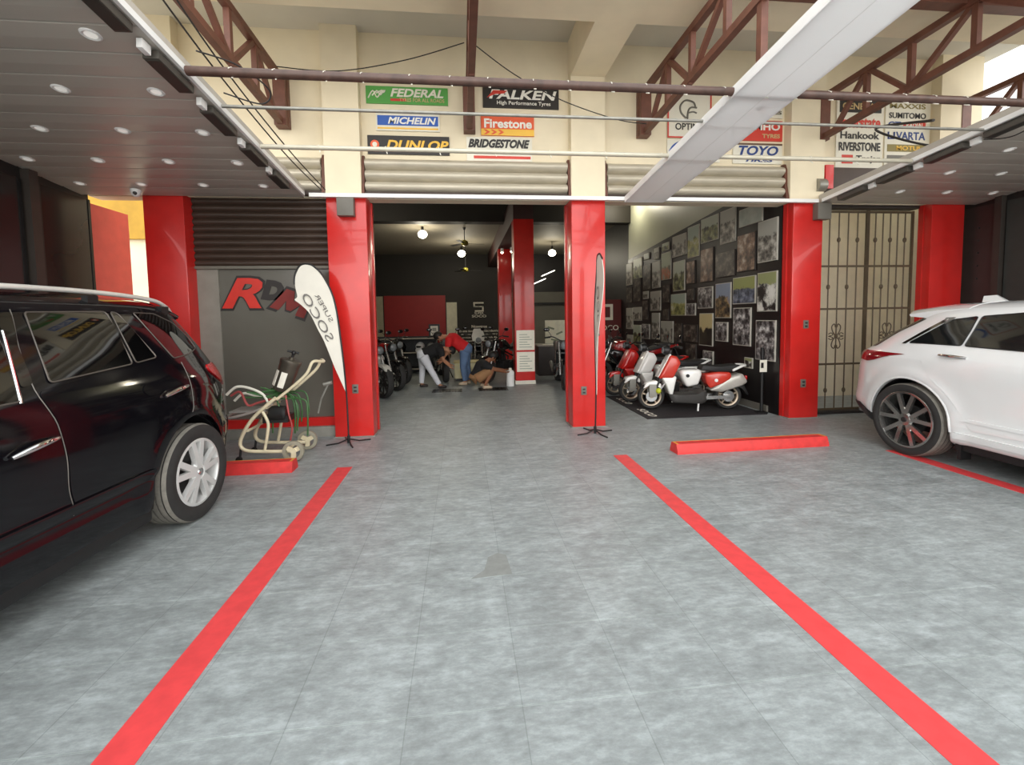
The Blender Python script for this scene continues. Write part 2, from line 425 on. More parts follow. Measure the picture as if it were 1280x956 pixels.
t = thing('window_letters', 'red and black hand-cut letters stuck on the grey window', 'lettering', (-2.5, 6.02, 1.85))
LR = mat('red_vinyl', (214, 52, 40), .4); LK = mat('black_vinyl', (44, 38, 36), .5); LDR = mat('maroon_vinyl', (132, 50, 46), .7)
Rt = Matrix.Rotation(math.radians(-4), 4, 'Y')
lettering('R', LK, t, (-.25, -.001, .0), .56, .44, ext=.004, bold=.05, shear=.35, name='letter_outline')
lettering('R', LR, t, (-.25, -.005, .0), .50, .38, ext=.004, bold=.03, shear=.35, name='letter')
lettering('D', LK, t, (.115, -.001, .03), .27, .26, ext=.004, bold=.08, shear=.2, name='letter', M=Matrix.Rotation(math.radians(8), 4, 'Y'))
MP = [(0, 0), (.13, 1), (.36, 1), (.5, .55), (.64, 1), (.87, 1), (1, 0), (.74, 0), (.70, .5), (.57, .12), (.43, .12), (.30, .5), (.26, 0)]
for nm, W, H, y, m_ in (('letter_outline', .50, .36, -.004, LK), ('letter', .44, .29, -.008, LDR)):
    mb = MB().prism([((p - .5) * W + (q - .5) * H * .25, (q - .5) * H) for p, q in MP], lambda a, b, d: Vector((a, d, b)), y, y + .004)
    obj(nm, mb.xf(Matrix.Translation((.36, -.001, -.13)) @ Matrix.Rotation(math.radians(20), 4, 'Y')), m_, t, 0)
# barred gate
IRON = mat('bronze_painted_iron', (92, 78, 60), .5, .2, var=.15)
t = thing('barred_gate', 'tall bronze iron barred gate with scroll ornaments behind the white car', 'gate', (5.83, 6.06, .04))
def gate_leaf(x0, x1, nm):
    mb = MB()
    for x in (x0, x1): mb.b2(x - .013, x + .013, -.015, .015, 0, 2.92)
    for z in (0.02, .69, 1.5, 2.12, 2.9): mb.b2(x0, x1, -.012, .012, z - .014, z + .014)
    o = obj(nm, mb, IRON, t, 0)
    n = 6
    for i in range(1, n):
        x = x0 + (x1 - x0) * i / n
        b = MB().cyl((x, 0, .02), (x, 0, 2.9), .0085, n=8)
        zs = {1: (2.5,), 2: (1.82, .30), 3: (2.5, 1.1), 4: (1.82, .30), 5: (2.5,)}[i]
        for z in zs: b.ball((x, 0, z), .03, 8, (.8, .8, 1.3))
        obj('bar', b, IRON, o)
    sc = MB(); xc = (x0 + x1) / 2
    for sx in (-1, 1):
        for sz in (-1, 1):
            sc.tube(bez([(xc, 0, 1.1), (xc + sx * .05, 0, 1.1 + sz * .06), (xc + sx * .07, 0, 1.1 + sz * .14), (xc + sx * .03, 0, 1.1 + sz * .18), (xc + sx * .01, 0, 1.1 + sz * .13)], 4), .008, 6)
            sc.tube(bez([(xc + sx * .12, 0, 1.1 + sz * .03), (xc + sx * .08, 0, 1.1 + sz * .05), (xc + sx * .05, 0, 1.1 + sz * .02), (xc + sx * .12, 0, 1.1)], 4), .007, 6)
    obj('scroll_ornament', sc, IRON, o)
gate_leaf(-.80, .085, 'gate_leaf'); gate_leaf(.105, .82, 'gate_leaf')
struct('trim_15', MB().b2(5.0, 6.68, 5.98, 6.14, 2.98, 3.04), mat('dark_lintel', (52, 44, 40), .6))
# ------------------------------------------------------------------ tyre sign boards on the upper wall
INK = {k: mat('ink_' + k, c, .5, var=.04) for k, c in dict(
    white=(238, 236, 226), black=(38, 34, 32), green=(84, 160, 74), dgreen=(50, 112, 52), blue=(46, 92, 178), navy=(40, 66, 128),
    yellow=(240, 190, 70), red=(206, 62, 48), orange=(226, 92, 50), grey=(110, 106, 96), tan=(196, 170, 120), olive=(136, 122, 62), pale=(226, 222, 206), brown=(104, 78, 60)).items()}
GS = 'tyre and battery brand signs on the upper wall'
def sign(label, x0, x1, z0, z1, face, texts=(), rects=(), frame=None):
    cx, cz = (x0 + x1) / 2, (z0 + z1) / 2
    t = thing('brand_sign', label, 'sign', (cx, WY, z0), 0, GS)
    h = (x1 - x0) / 2; H = z1 - z0
    obj('sign_board', MB().b2(-h, h, -.02, 0, 0, H), INK[face], t, 0)
    if frame:
        mb = MB(); f = .018
        mb.b2(-h, h, -.028, -.02, 0, f).b2(-h, h, -.028, -.02, H - f, H).b2(-h, -h + f, -.028, -.02, f, H - f).b2(h - f, h, -.028, -.02, f, H - f)
        obj('sign_border', mb, INK[frame], t, 0)
    for (a, b, c, d, k) in rects:
        obj('colour_band', MB().b2(a - cx, b - cx, -.023, -.02, c - z0, d - z0), INK[k], t, 0)
    for q in texts:
        s, tx, tz, W, Hh, k = q[:6]; kw = q[6] if len(q) > 6 else {}
        lettering(s, INK[k], t, (tx - cx, -.023, tz - z0), W, Hh, **kw)
    return t
B = dict(bold=.03); BI = dict(bold=.03, shear=.25)
t = sign('green sign board with outlined lettering, top left above the middle shutter', -1.13, -.115, 4.195, 4.405, 'green',
     [('FEDERAL', -.50, 4.33, .66, .10, 'pale', BI), ('TYRES FOR ALL ROADS', -.44, 4.245, .56, .045, 'tan', dict(bold=.01))],
     [(-.83, -.63, 4.228, 4.258, 'red')])
mb = MB()
for k in range(3): mb.tube(bez([(-.48 + .05 * k, -.024, .06 + .03 * k), (-.42 + .05 * k, -.024, .15), (-.37 + .04 * k, -.024, .07 + .03 * k), (-.31 + .02 * k, -.024, .16)], 4), .008, 6)
obj('emblem', mb, INK['pale'], t)
sign('blue and white sign board under the long green one', -1.02, -.225, 3.865, 4.085, 'pale', [('MICHELIN', -.57, 3.99, .60, .085, 'white', dict(bold=.03, shear=.25))], [(-1.0, -.245, 3.93, 4.05, 'blue'), (-1.0, -.245, 3.885, 3.905, 'yellow')])
t = sign('black sign board with yellow letters just above the middle shutter', -1.13, -.11, 3.575, 3.805, 'black', [('DUNLOP', -.51, 3.69, .78, .12, 'yellow', BI)])
obj('emblem', MB().lathe([(.055, -.026), (.055, -.02)], (-.42, 0, .115), 'Y', 20), INK['orange'], t); obj('emblem', MB().lathe([(.03, -.03), (.03, -.026)], (-.42, 0, .115), 'Y', 20), INK['pale'], t)
t = sign('black sign board with white letters, top right above the middle shutter', .33, 1.32, 4.19, 4.45, 'black', [('FALKEN', .85, 4.355, .88, .115, 'white', dict(bold=.03, shear=.2)), ('High Performance Tyres', .86, 4.245, .70, .06, 'white', dict(bold=.01))])
obj('emblem', MB().prism([(-.44, .12), (-.36, .21), (-.18, .21), (-.22, .175), (-.33, .165)], lambda a, b, d: Vector((a, d, b)), -.03, -.022), INK['red'], t, 0)
t = sign('orange and yellow sign board right of the centre truss', .30, .99, 3.84, 4.08, 'orange', [('Firestone', .65, 3.99, .62, .115, 'white', B)], [(.30, .99, 3.84, 3.92, 'yellow')])
mb = MB()
for k in range(3): mb.prism([(-.31 + .09 * k, .01), (-.27 + .09 * k, .04), (-.31 + .09 * k, .07), (-.28 + .09 * k, .07), (-.23 + .09 * k, .04), (-.28 + .09 * k, .01)], lambda a, b, d: Vector((a, d, b)), -.028, -.0225)
obj('chevrons', mb, INK['orange'], t, 0)
sign('pale sign with black slanted letters above a red stripe, by the truss foot', .11, .96, 3.515, 3.815, 'pale', [('BRIDGESTONE', .53, 3.735, .80, .11, 'black', dict(bold=.05, shear=.3))], [(.2, .94, 3.545, 3.58, 'red')])
t = sign('red framed pale sign with a helmeted head emblem, left of white beam', 2.80, 3.42, 3.87, 4.47, 'pale', [('OPTIMO', 3.12, 4.02, .42, .09, 'black', dict(bold=.02))], (), 'red')
mb = MB(); mb.tube(bez([(-.05, -.024, .26), (-.12, -.024, .33), (-.13, -.024, .42), (-.06, -.024, .49), (.05, -.024, .47), (.08, -.024, .41)], 5), .012, 6)
mb.tube(bez([(-.03, -.024, .25), (-.02, -.024, .35), (.02, -.024, .40), (.1, -.024, .40)], 5), .012, 6); mb.tube(bez([(-.02, -.024, .33), (.05, -.024, .345), (.1, -.024, .33)], 4), .01, 6)
obj('emblem', mb, INK['grey'], t)
t = sign('pale sign with a blue round arc under the red framed sign', 2.80, 3.55, 3.56, 3.85, 'pale', ())
mb = MB(); mb.tube([(-.14 + .2 * math.cos(a), -.022, .05 + .2 * math.sin(a)) for a in np.linspace(.3, 2.9, 18)], .028, 8)
obj('emblem', mb, INK['blue'], t)
sign('red sign board with white letters right of the white beam', 3.72, 4.46, 3.86, 4.13, 'red', [('KUMHO', 4.12, 4.05, .60, .10, 'white', B), ('TYRES', 4.29, 3.925, .26, .055, 'tan', B)], [])
t = sign('pale sign with blue letters and swoosh, lowest beside the white beam', 3.74, 4.46, 3.55, 3.825, 'pale', [('TOYO', 4.11, 3.725, .58, .13, 'navy', BI), ('TIRES', 4.12, 3.60, .42, .05, 'navy', BI)], [(3.74, 4.46, 3.80, 3.825, 'brown')])
sign('pale sign with dark letters, topmost right of the white beam', 3.66, 4.46, 4.17, 4.47, 'pale', [('YOKOHAMA', 4.06, 4.34, .76, .10, 'grey', B), ('TIRES', 4.29, 4.24, .3, .05, 'grey', B)])
# two stacks right of the fourth pier
t = thing('brand_sign', 'tall pale board of stacked brand names, left one above the gate', 'sign', (5.63, WY, 3.52), 0, GS)
obj('sign_board', MB().b2(-.36, .36, -.02, 0, 0, .98), INK['pale'], t, 0)
obj('colour_band', MB().b2(-.32, .32, -.023, -.02, .76, .93), INK['black'], t, 0)
lettering('GENERAL', INK['tan'], t, (0, -.024, .845), .56, .09, bold=.02)
lettering('Interstate', INK['red'], t, (0, -.022, .63), .62, .16, bold=.03)
lettering('Hankook', INK['black'], t, (0, -.022, .45), .60, .10, bold=.02)
lettering('RIVERSTONE', INK['black'], t, (0, -.022, .295), .64, .12, bold=.03)
obj('colour_band', MB().b2(-.27, -.1, -.023, -.02, .06, .18), INK['red'], t, 0)
lettering('Trojan', INK['black'], t, (.14, -.022, .12), .38, .11, bold=.02)
t = thing('brand_sign', 'tall pale board of stacked brand names, right one beside the brown pier', 'sign', (6.36, WY, 3.56), 0, GS)
obj('sign_board', MB().b2(-.34, .36, -.02, 0, 0, .92), INK['pale'], t, 0)
lettering('MAXXIS', INK['olive'], t, (0, -.022, .83), .56, .07, bold=.02)
lettering('SUMITOMO', INK['black'], t, (0, -.022, .70), .58, .08, bold=.02)
lettering('GT', INK['navy'], t, (-.2, -.022, .57), .2, .09, bold=.03); obj('colour_band', MB().b2(-.06, .29, -.023, -.02, .53, .61), INK['red'], t, 0)
lettering('RADIAL', INK['pale'], t, (.12, -.025, .57), .28, .055, bold=.02)
lettering('VARTA', INK['navy'], t, (.06, -.022, .42), .46, .11, bold=.02); obj('emblem', MB().tube([(-.29, -.022, .47), (-.29, -.022, .38), (-.2, -.022, .38), (-.2, -.022, .47)], .012, 6), INK['navy'], t)
obj('colour_band', MB().b2(-.3, .3, -.023, -.02, .20, .30), INK['olive'], t, 0); lettering('MOTUL', INK['yellow'], t, (.04, -.025, .25), .4, .06, bold=.02)
obj('colour_band', MB().b2(-.3, .3, -.023, -.02, .04, .15), INK['grey'], t, 0)

# ------------------------------------------------------------------ canopy plane
SL = .0955
def cz(y): return 2.995 + SL * (5.75 - y)
def soffit(x0, x1, name):
    mb = MB(); pitch = .255; y = 5.80; prof = []
    while y > .6:
        y2 = y - pitch
        prof += [(y - .006, cz(y) + .012), (y - .016, cz(y)), (y - pitch * .5, cz(y - pitch * .5) - .004), (y2 + .006, cz(y2))]
        y = y2
    prof.append((y, cz(y)))
    A = [mb.bm.verts.new((x0, p[0], p[1])) for p in prof]; B = [mb.bm.verts.new((x1, p[0], p[1])) for p in prof]
    C = [mb.bm.verts.new((x0, prof[0][0], prof[0][1] + .10)), mb.bm.verts.new((x0, prof[-1][0], prof[-1][1] + .10))]
    D = [mb.bm.verts.new((x1, prof[0][0], prof[0][1] + .10)), mb.bm.verts.new((x1, prof[-1][0], prof[-1][1] + .10))]
    for i in range(len(prof) - 1): mb.bm.faces.new((A[i], B[i], B[i + 1], A[i + 1]))
    mb.bm.faces.new((C[0], C[1], D[1], D[0])); mb.bm.faces.new((A[0], C[0], D[0], B[0])); mb.bm.faces.new((A[-1], B[-1], D[1], C[1]))
    mb.bm.faces.new(A + [C[1], C[0]]); mb.bm.faces.new(list(reversed(B)) + [D[0], D[1]])
    return struct(name, mb, PVC)
soffit(-4.35, -1.87, 'ceiling_left'); soffit(4.92, 7.32, 'ceiling_right')
def strip(x0, x1, y0, y1, dz0, dz1):
    """box following the canopy slope"""
    mb = MB(); P = [(x0, y0), (x1, y0), (x1, y1), (x0, y1)]
    lo = [mb.bm.verts.new((x, y, cz(y) + dz0)) for x, y in P]; hi = [mb.bm.verts.new((x, y, cz(y) + dz1)) for x, y in P]
    mb.bm.faces.new(lo); mb.bm.faces.new(list(reversed(hi)))
    for i in range(4): mb.bm.faces.new((lo[i], lo[(i + 1) % 4], hi[(i + 1) % 4], hi[i]))
    return mb
tag(obj('edge_rail', strip(-1.87, -1.845, .6, 5.72, -.008, .035), WHITE, None, 0), 'pale metal edge rail along the left canopy ceiling', 'rail')
tag(obj('edge_rail', strip(4.895, 4.92, .6, 5.72, -.008, .035), WHITE, None, 0), 'pale metal edge rail along the right canopy ceiling', 'rail')
g = thing('white_beam', 'wide white sheet-metal beam running out from the shop front overhead', 'beam', (2.39, 5.72, cz(5.72)))
mb = strip(2.13, 2.65, .6, 5.72, -.042, -.03); mb2 = strip(2.13, 2.145, .6, 5.72, -.03, .035)
me = strip(2.635, 2.65, .6, 5.72, -.03, .035).mesh('tmp'); mb2.bm.from_mesh(me); bpy.data.meshes.remove(me)
inv = Matrix.Translation((-2.39, -5.72, -cz(5.72)))
WBEAM = mat('brightened_white_sheet', (250, 250, 250), .5, var=.02, scale=2)
_n = WBEAM.node_tree; _b = _n.nodes['Principled BSDF']; _t = _n.nodes.new('ShaderNodeBsdfTranslucent'); _t.inputs['Color'].default_value = (.95, .95, .94, 1)
_m = _n.nodes.new('ShaderNodeMixShader'); _m.inputs['Fac'].default_value = .4  # translucency added to the sheet to brighten the beam's underside
_n.links.new(_b.outputs[0], _m.inputs[1]); _n.links.new(_t.outputs[0], _m.inputs[2]); _n.links.new(_m.outputs[0], _n.nodes['Material Output'].inputs['Surface'])
obj('bottom_plate', mb.xf(inv), WBEAM, g, 0); obj('side_plates', mb2.xf(inv), WHITE, g, 0)
obj('seam_strip', strip(2.388, 2.392, .6, 5.72, -.0435, -.042).xf(inv), WHITE, g, 0)
tag(obj('front_rail', MB().b2(-1.80, 4.86, 5.725, 5.775, 2.985, 3.03), WHITE, None, 0), 'long white rail across the top of the shop openings', 'rail')
# awning pipes between the canopy edges
def pipe(y, r, m, x0, x1, label, hooks=0):
    z = cz(y)
    t = thing('awning_pipe', label, 'pipe', (x0, y, z), 0, 'horizontal pipes under the roof trusses')
    obj('pipe_tube', MB().cyl((0, 0, 0), (x1 - x0, 0, 0), r, n=12), m, t)
    if hooks:
        n = int((x1 - x0) / hooks)
        for k in range(1, n):
            x = k * hooks + random.uniform(-.04, .04)
            obj('wire_tie', MB().tube([(x, -r - .004, .01), (x + .005, 0, r + .004), (x + .01, r + .003, 0), (x + .012, -.002, -r - .004), (x + .02, -r, -.05)], .004, 5), PAPER, t)
pipe(3.40, .032, BROWNP, -1.84, 4.86, 'thick dark brown pipe, highest of the pipes before the wall signs', .30)
pipe(3.83, .013, GALV, -1.83, 5.0, 'thin grey rod crossing between the upper brown pipe and lower pipe')
pipe(4.49, .022, mat('pale_grey_pipe', (196, 190, 172), .4, .2), -1.82, 4.88, 'pale grey pipe, lowest of the pipes just above the shutters', .55)

# recessed downlights, floodlights, camera
LENS = mat('downlight_lens', (250, 248, 240), .3, emis=.35)
GD = 'recessed downlights in the canopy ceilings'
def downlight(x, y, label):
    t = thing('downlight', label, 'ceiling light', (x, y, cz(y)), 0, GD)
    t.rotation_euler = (math.atan(-SL), 0, 0)
    obj('trim_ring', MB().lathe([(.034, -.005), (.045, -.010), (.055, -.005), (.057, .002), (.034, .002)], (0, 0, 0), 'Z', 20, True), WHITE, t)
    obj('lens', MB().lathe([(.001, -.004), (.035, -.004), (.035, 0.002), (.001, 0.002)], (0, 0, 0), 'Z', 20), LENS, t)
rows = [5.44, 4.85, 4.25, 3.66, 3.08]; names = ['first', 'second', 'third', 'fourth', 'fifth']
cols = [(-2.20, 'nearest the inner edge'), (-2.84, 'second from the inner edge'), (-3.48, 'third from the inner edge'), (-4.10, 'next to the left wall')]
for i, y in enumerate(rows):
    for j, (x, d) in enumerate(cols):
        downlight(x, y, 'downlight in the left canopy ceiling, %s row from the shop, %s' % (names[i], d))
cols = [(5.06, 'nearest the inner edge'), (5.66, 'second from the inner edge'), (6.34, 'third from the inner edge'), (7.02, 'next to the right wall')]
for i, y in enumerate([5.34, 4.75, 4.18, 3.6]):
    for j, (x, d) in enumerate(cols):
        downlight(x, y, 'downlight in the right canopy ceiling, %s row from the shop, %s' % (names[i], d))
def flood(x, y, sgn, label):
    t = thing('floodlight', label, 'floodlight', (x, y, cz(y) - .012), 0, 'dark floodlights along the canopy edges')
    t.rotation_euler = (math.atan(-SL), 0, 0)
    obj('housing', MB().b2(-.05, .05, .08, .46, -.055, 0, .006), mat('flood_housing', (78, 74, 68), .5), t)
    obj('front_glass', MB().b2(-.042, .042, .10, .44, -.058, -.055), mat('smoked_glass', (56, 54, 50), .45), t, 0)
    obj('mounting_clip', MB().b2(-.012, .025, -.03, .05, -.06, .0, .004), WHITE, t)
for i, y in enumerate([4.9, 4.33, 3.72, 3.10, 2.5]):
    flood(-1.93, y, 1, 'dark floodlight under the left canopy edge, %s from the shop' % names[i])
for i, y in enumerate([5.05, 4.5, 3.95, 3.4]):
    flood(4.98, y, 1, 'dark floodlight under the right canopy edge, %s from the shop' % names[i])
t = thing('dome_camera', 'white dome security camera above the leftmost red pillar', 'camera', (-3.66, 5.62, cz(5.62) + .012))
obj('camera_base', MB().lathe([(.055, 0), (.055, -.03), (.05, -.04)], (0, 0, 0), 'Z', 20), WHITE, t)
obj('dome', MB().ball((0, 0, -.045), .048, 18), WHITE, t); obj('lens', MB().ball((.012, -.035, -.055), .022, 12), BLKG, t)

# ------------------------------------------------------------------ roof trusses
def truss(x, label):
    t = thing('roof_truss', label, 'truss', (x, 5.9, 3.87), 0, 'brown steel roof trusses')
    lo = lambda y: .0 + .055 * (5.7 - y); hi = lambda y: .56 + .02 * (5.7 - y)
    L = lambda y, z: (0, y - 5.9, z)
    obj('lower_chord', MB().bar(L(5.86, lo(5.86) + .03), L(.8, lo(.8) + .03), .07, .07), BROWN, t, 0)
    obj('upper_chord', MB().bar(L(5.86, hi(5.86)), L(.8, hi(.8)), .07, .07), BROWN, t, 0)
    obj('end_post', MB().b2(-.07, .07, 5.80 - 5.9, 5.87 - 5.9, -.02, .62), BROWN, t, 0)
    obj('wall_plate', MB().b2(-.075, .075, 5.87 - 5.9, 5.95 - 5.9, -.02, .62), BROWN, t, 0)
    ys = [5.18, 4.63, 4.0, 3.4, 2.8, 2.2, 1.6]
    for i, y in enumerate(ys):
        obj('web_vertical', MB().bar(L(y, lo(y) + .03), L(y, hi(y)), .055, .055, (0, 1, 0)), BROWN, t, 0)
    seq = [((5.66, lo(5.66)), (5.18, hi(5.18))), ((5.18, hi(5.18)), (4.63, lo(4.63))), ((4.63, lo(4.63)), (4.0, hi(4.0))), ((4.0, hi(4)), (3.4, lo(3.4))), ((3.4, lo(3.4)), (2.8, hi(2.8))), ((2.8, hi(2.8)), (2.2, lo(2.2)))]
    for (a, b) in seq: obj('web_diagonal', MB().bar(L(a[0], a[1] + .02), L(b[0], b[1]), .05, .05), BROWN, t, 0)
truss(-2.12, 'brown roof truss above the left canopy edge, leftmost of the trusses')
truss(.15, 'brown roof truss seen edge-on above the middle opening')
truss(2.45, 'brown roof truss left of the wide white beam')
truss(4.99, 'brown roof truss in front of the stacked brand boards above the gate')
truss(7.15, 'rightmost brown roof truss near the right wall')
tag(obj('roof_purlin', MB().b2(2.75, 7.5, 4.06, 4.18, 4.465, 4.555), BROWN, None, 0), 'brown purlin lying across the right-hand roof trusses', 'purlin')
mb = MB(); n = 80; A = []; B = []
for i in range(n + 1):
    x = 3.05 + (7.5 - 3.05) * i / n; z = 4.58 + .018 * math.sin(i * PI / 2)
    A.append(mb.bm.verts.new((x, 4.19, z))); B.append(mb.bm.verts.new((x, 2.2, z + .12)))
for i in range(n): mb.bm.faces.new((A[i], A[i + 1], B[i + 1], B[i]))
ro = obj('roof_sheet', mb, GALV, None, 60)
sm = ro.modifiers.new('thick', 'SOLIDIFY'); sm.thickness = .004
tag(ro, 'corrugated metal roof sheet above the right-hand trusses', 'roof')
tag(obj('hanging_post', MB().b2(2.43, 2.49, 3.50, 3.56, cz(3.53) - .02, 4.9), BROWN, None, 0), 'brown hanging post behind the white beam', 'post')

# loose cables
def cable(label, pts, r=.006, m=None, n=8):
    o = obj('cable', MB().tube(bez(pts, n), r, 6), m or CABLE)
    tag(o, label, 'cable', 'loose cables in front of the upper wall')
cable('thin cable sagging left from the centre truss', [(.1, 5.6, 4.78), (-.6, 5.6, 4.55), (-1.4, 5.65, 4.42), (-2.1, 5.68, 4.46)])
cable('thin cable sloping right from the centre truss to the white beam', [(.2, 5.6, 4.78), (.7, 5.62, 4.45), (1.3, 5.66, 4.18), (2.0, 5.68, 3.98), (2.4, 5.67, 3.93)])
cable('upper of the long cables beside the left canopy edge', [(-1.76, 2.6, 3.72), (-1.76, 3.6, 3.45), (-1.70, 4.8, 3.22), (-1.6, 5.7, 3.06)])
cable('lower of the long cables beside the left canopy edge', [(-1.78, 2.6, 3.58), (-1.77, 3.6, 3.36), (-1.72, 4.8, 3.16), (-1.64, 5.7, 3.05)])
cable('looped cable hanging over the left canopy edge', [(-1.72, 3.3, 3.3), (-1.55, 3.5, 3.32), (-1.42, 3.7, 3.25), (-1.5, 3.75, 3.17), (-1.75, 3.7, 3.22)])
cable('thick dark cable drooping from the gate truss to the right canopy', [(4.4, 3.85, 3.26), (4.85, 4.9, 3.62), (5.4, 4.9, 3.47), (6.2, 4.9, 3.40), (6.6, 4.9, 3.42)], .013)
cable('thin cable dangling under the right canopy floodlights', [(5.0, 3.9, 3.12), (5.06, 3.7, 3.08), (5.02, 3.4, 3.16), (4.98, 3.3, 3.21)], .005)
# ------------------------------------------------------------------ cars: lofted shells with panels laid on the analytic body surface
class Body:
    def __init__(s, w, yr, yf, n=5.5, nf=5, yc=-1.1, wheels=(), flare=.02):
        s.w = pchip(w); s.yr = pchip(yr); s.yf = pchip(yf); s.n = n; s.nf = nf; s.yc = yc; s.wh = wheels; s.fl = flare
        s.zs = sorted({round(p[0], 3) for p in w} | {round(z, 3) for z in np.arange(w[0][0], w[-1][0], .028)})
    def flare(s, y, z):
        o = 0.0
        for (wy, wz) in s.wh: o += s.fl * math.exp(-((math.hypot(y - wy, z - wz) - .475) / .06) ** 2)
        return o
    def fx(s, y, z):
        w = s.w(z); l, n = (s.yr(z) - s.yc, s.n) if y >= s.yc else (s.yc - s.yf(z), s.nf)
        t = abs(y - s.yc) / l
        x = w * max(0.0, 1 - t ** n) ** (1 / n)
        return x + s.flare(y, z) * (x / w)
    def quad(s, z, rear, M):
        """M+1 points along the plan outline from the side middle to the end middle"""
        w = s.w(z); l, n = (s.yr(z) - s.yc, s.n) if rear else (s.yc - s.yf(z), s.nf)
        P = []
        for th in np.concatenate([np.linspace(0, .02, 20), np.linspace(.02, PI / 2 - .02, 300), np.linspace(PI / 2 - .02, PI / 2, 20)]):
            P.append((w * max(0, math.cos(th)) ** (2 / n), l * math.sin(th) ** (2 / n)))
        P = np.array(P); d = np.concatenate([[0], np.cumsum(np.hypot(*np.diff(P, axis=0).T))])
        u = np.linspace(0, d[-1], M + 1)
        X = np.interp(u, d, P[:, 0]); Y = np.interp(u, d, P[:, 1])
        out = []
        for x, y in zip(X, Y):
            yy = s.yc + (y if rear else -y); out.append((x + s.flare(yy, z) * (x / w), yy))
        return out
    def top(s, x, y):
        """height of the roof skin above (x, y)"""
        lo, hi = 1.2, s.zs[-1]
        for i in range(40):
            m = (lo + hi) / 2
            inside = y < s.yr(m) and s.fx(y, m) > abs(x)
            lo, hi = (m, hi) if inside else (lo, m)
        return lo
    def shell(s, M=44):
        rings = []
        for z in s.zs:
            R = s.quad(z, True, M); Fq = s.quad(z, False, M)
            ring = [(x, y) for x, y in R] + [(-x, y) for x, y in reversed(R[:-1])] + [(-x, y) for x, y in Fq[1:]] + [(x, y) for x, y in reversed(Fq[1:-1])]
            rings.append([Vector((x, y, z)) for x, y in ring])
        return MB().loft(rings)
    def corner(s, u, z, M=200):
        """point on the rear outline, u in metres from the rear centre line"""
        key = round(z, 3)
        if not hasattr(s, 'cc'): s.cc = {}
        if key not in s.cc:
            q = np.array(s.quad(z, True, M)[::-1]); d = np.concatenate([[0], np.cumsum(np.hypot(*np.diff(q, axis=0).T))]); s.cc[key] = (q, d)
        q, d = s.cc[key]
        return float(np.interp(u, d, q[:, 0])), float(np.interp(u, d, q[:, 1]))
def patch(name, poly, fn, m, parent, step=.04, off=.003, th=.004, sgn=1):
    """panel with the outline poly (2-D), laid on a surface: fn(a,b,off) -> 3-D"""
    bm = bmesh.new(); f = bm.faces.new([bm.verts.new((p[0], p[1], 0)) for p in poly])
    a0, a1 = min(p[0] for p in poly), max(p[0] for p in poly); b0, b1 = min(p[1] for p in poly), max(p[1] for p in poly)
    for k in np.arange(a0 + step, a1, step): bmesh.ops.bisect_plane(bm, geom=bm.verts[:] + bm.edges[:] + bm.faces[:], plane_co=(k, 0, 0), plane_no=(1, 0, 0))
    for k in np.arange(b0 + step, b1, step): bmesh.ops.bisect_plane(bm, geom=bm.verts[:] + bm.edges[:] + bm.faces[:], plane_co=(0, k, 0), plane_no=(0, 1, 0))
    par = {v: (v.co.x, v.co.y) for v in bm.verts}
    r = bmesh.ops.extrude_face_region(bm, geom=bm.faces[:])
    top = [g for g in r['geom'] if isinstance(g, bmesh.types.BMVert)]
    tops = set(top)
    for v in bm.verts:
        a, b = v.co.x, v.co.y
        p = fn(a, b, off if v in tops else off - th); v.co = (p[0] * sgn, p[1], p[2])
    bmesh.ops.recalc_face_normals(bm, faces=bm.faces[:])
    me = bpy.data.meshes.new(name); bm.to_mesh(me); bm.free()
    return obj(name, me, m, parent, 35)
def side_fn(B): return lambda y, z, o: (B.fx(y, z) + o, y, z)
def surf_tube(B, pts, r, off, sgn, n=5):
    P = bez([(0, a, b) for a, b in pts], n)
    return MB().tube([((B.fx(p.y, p.z) + off) * sgn, p.y, p.z) for p in P], r, 6)

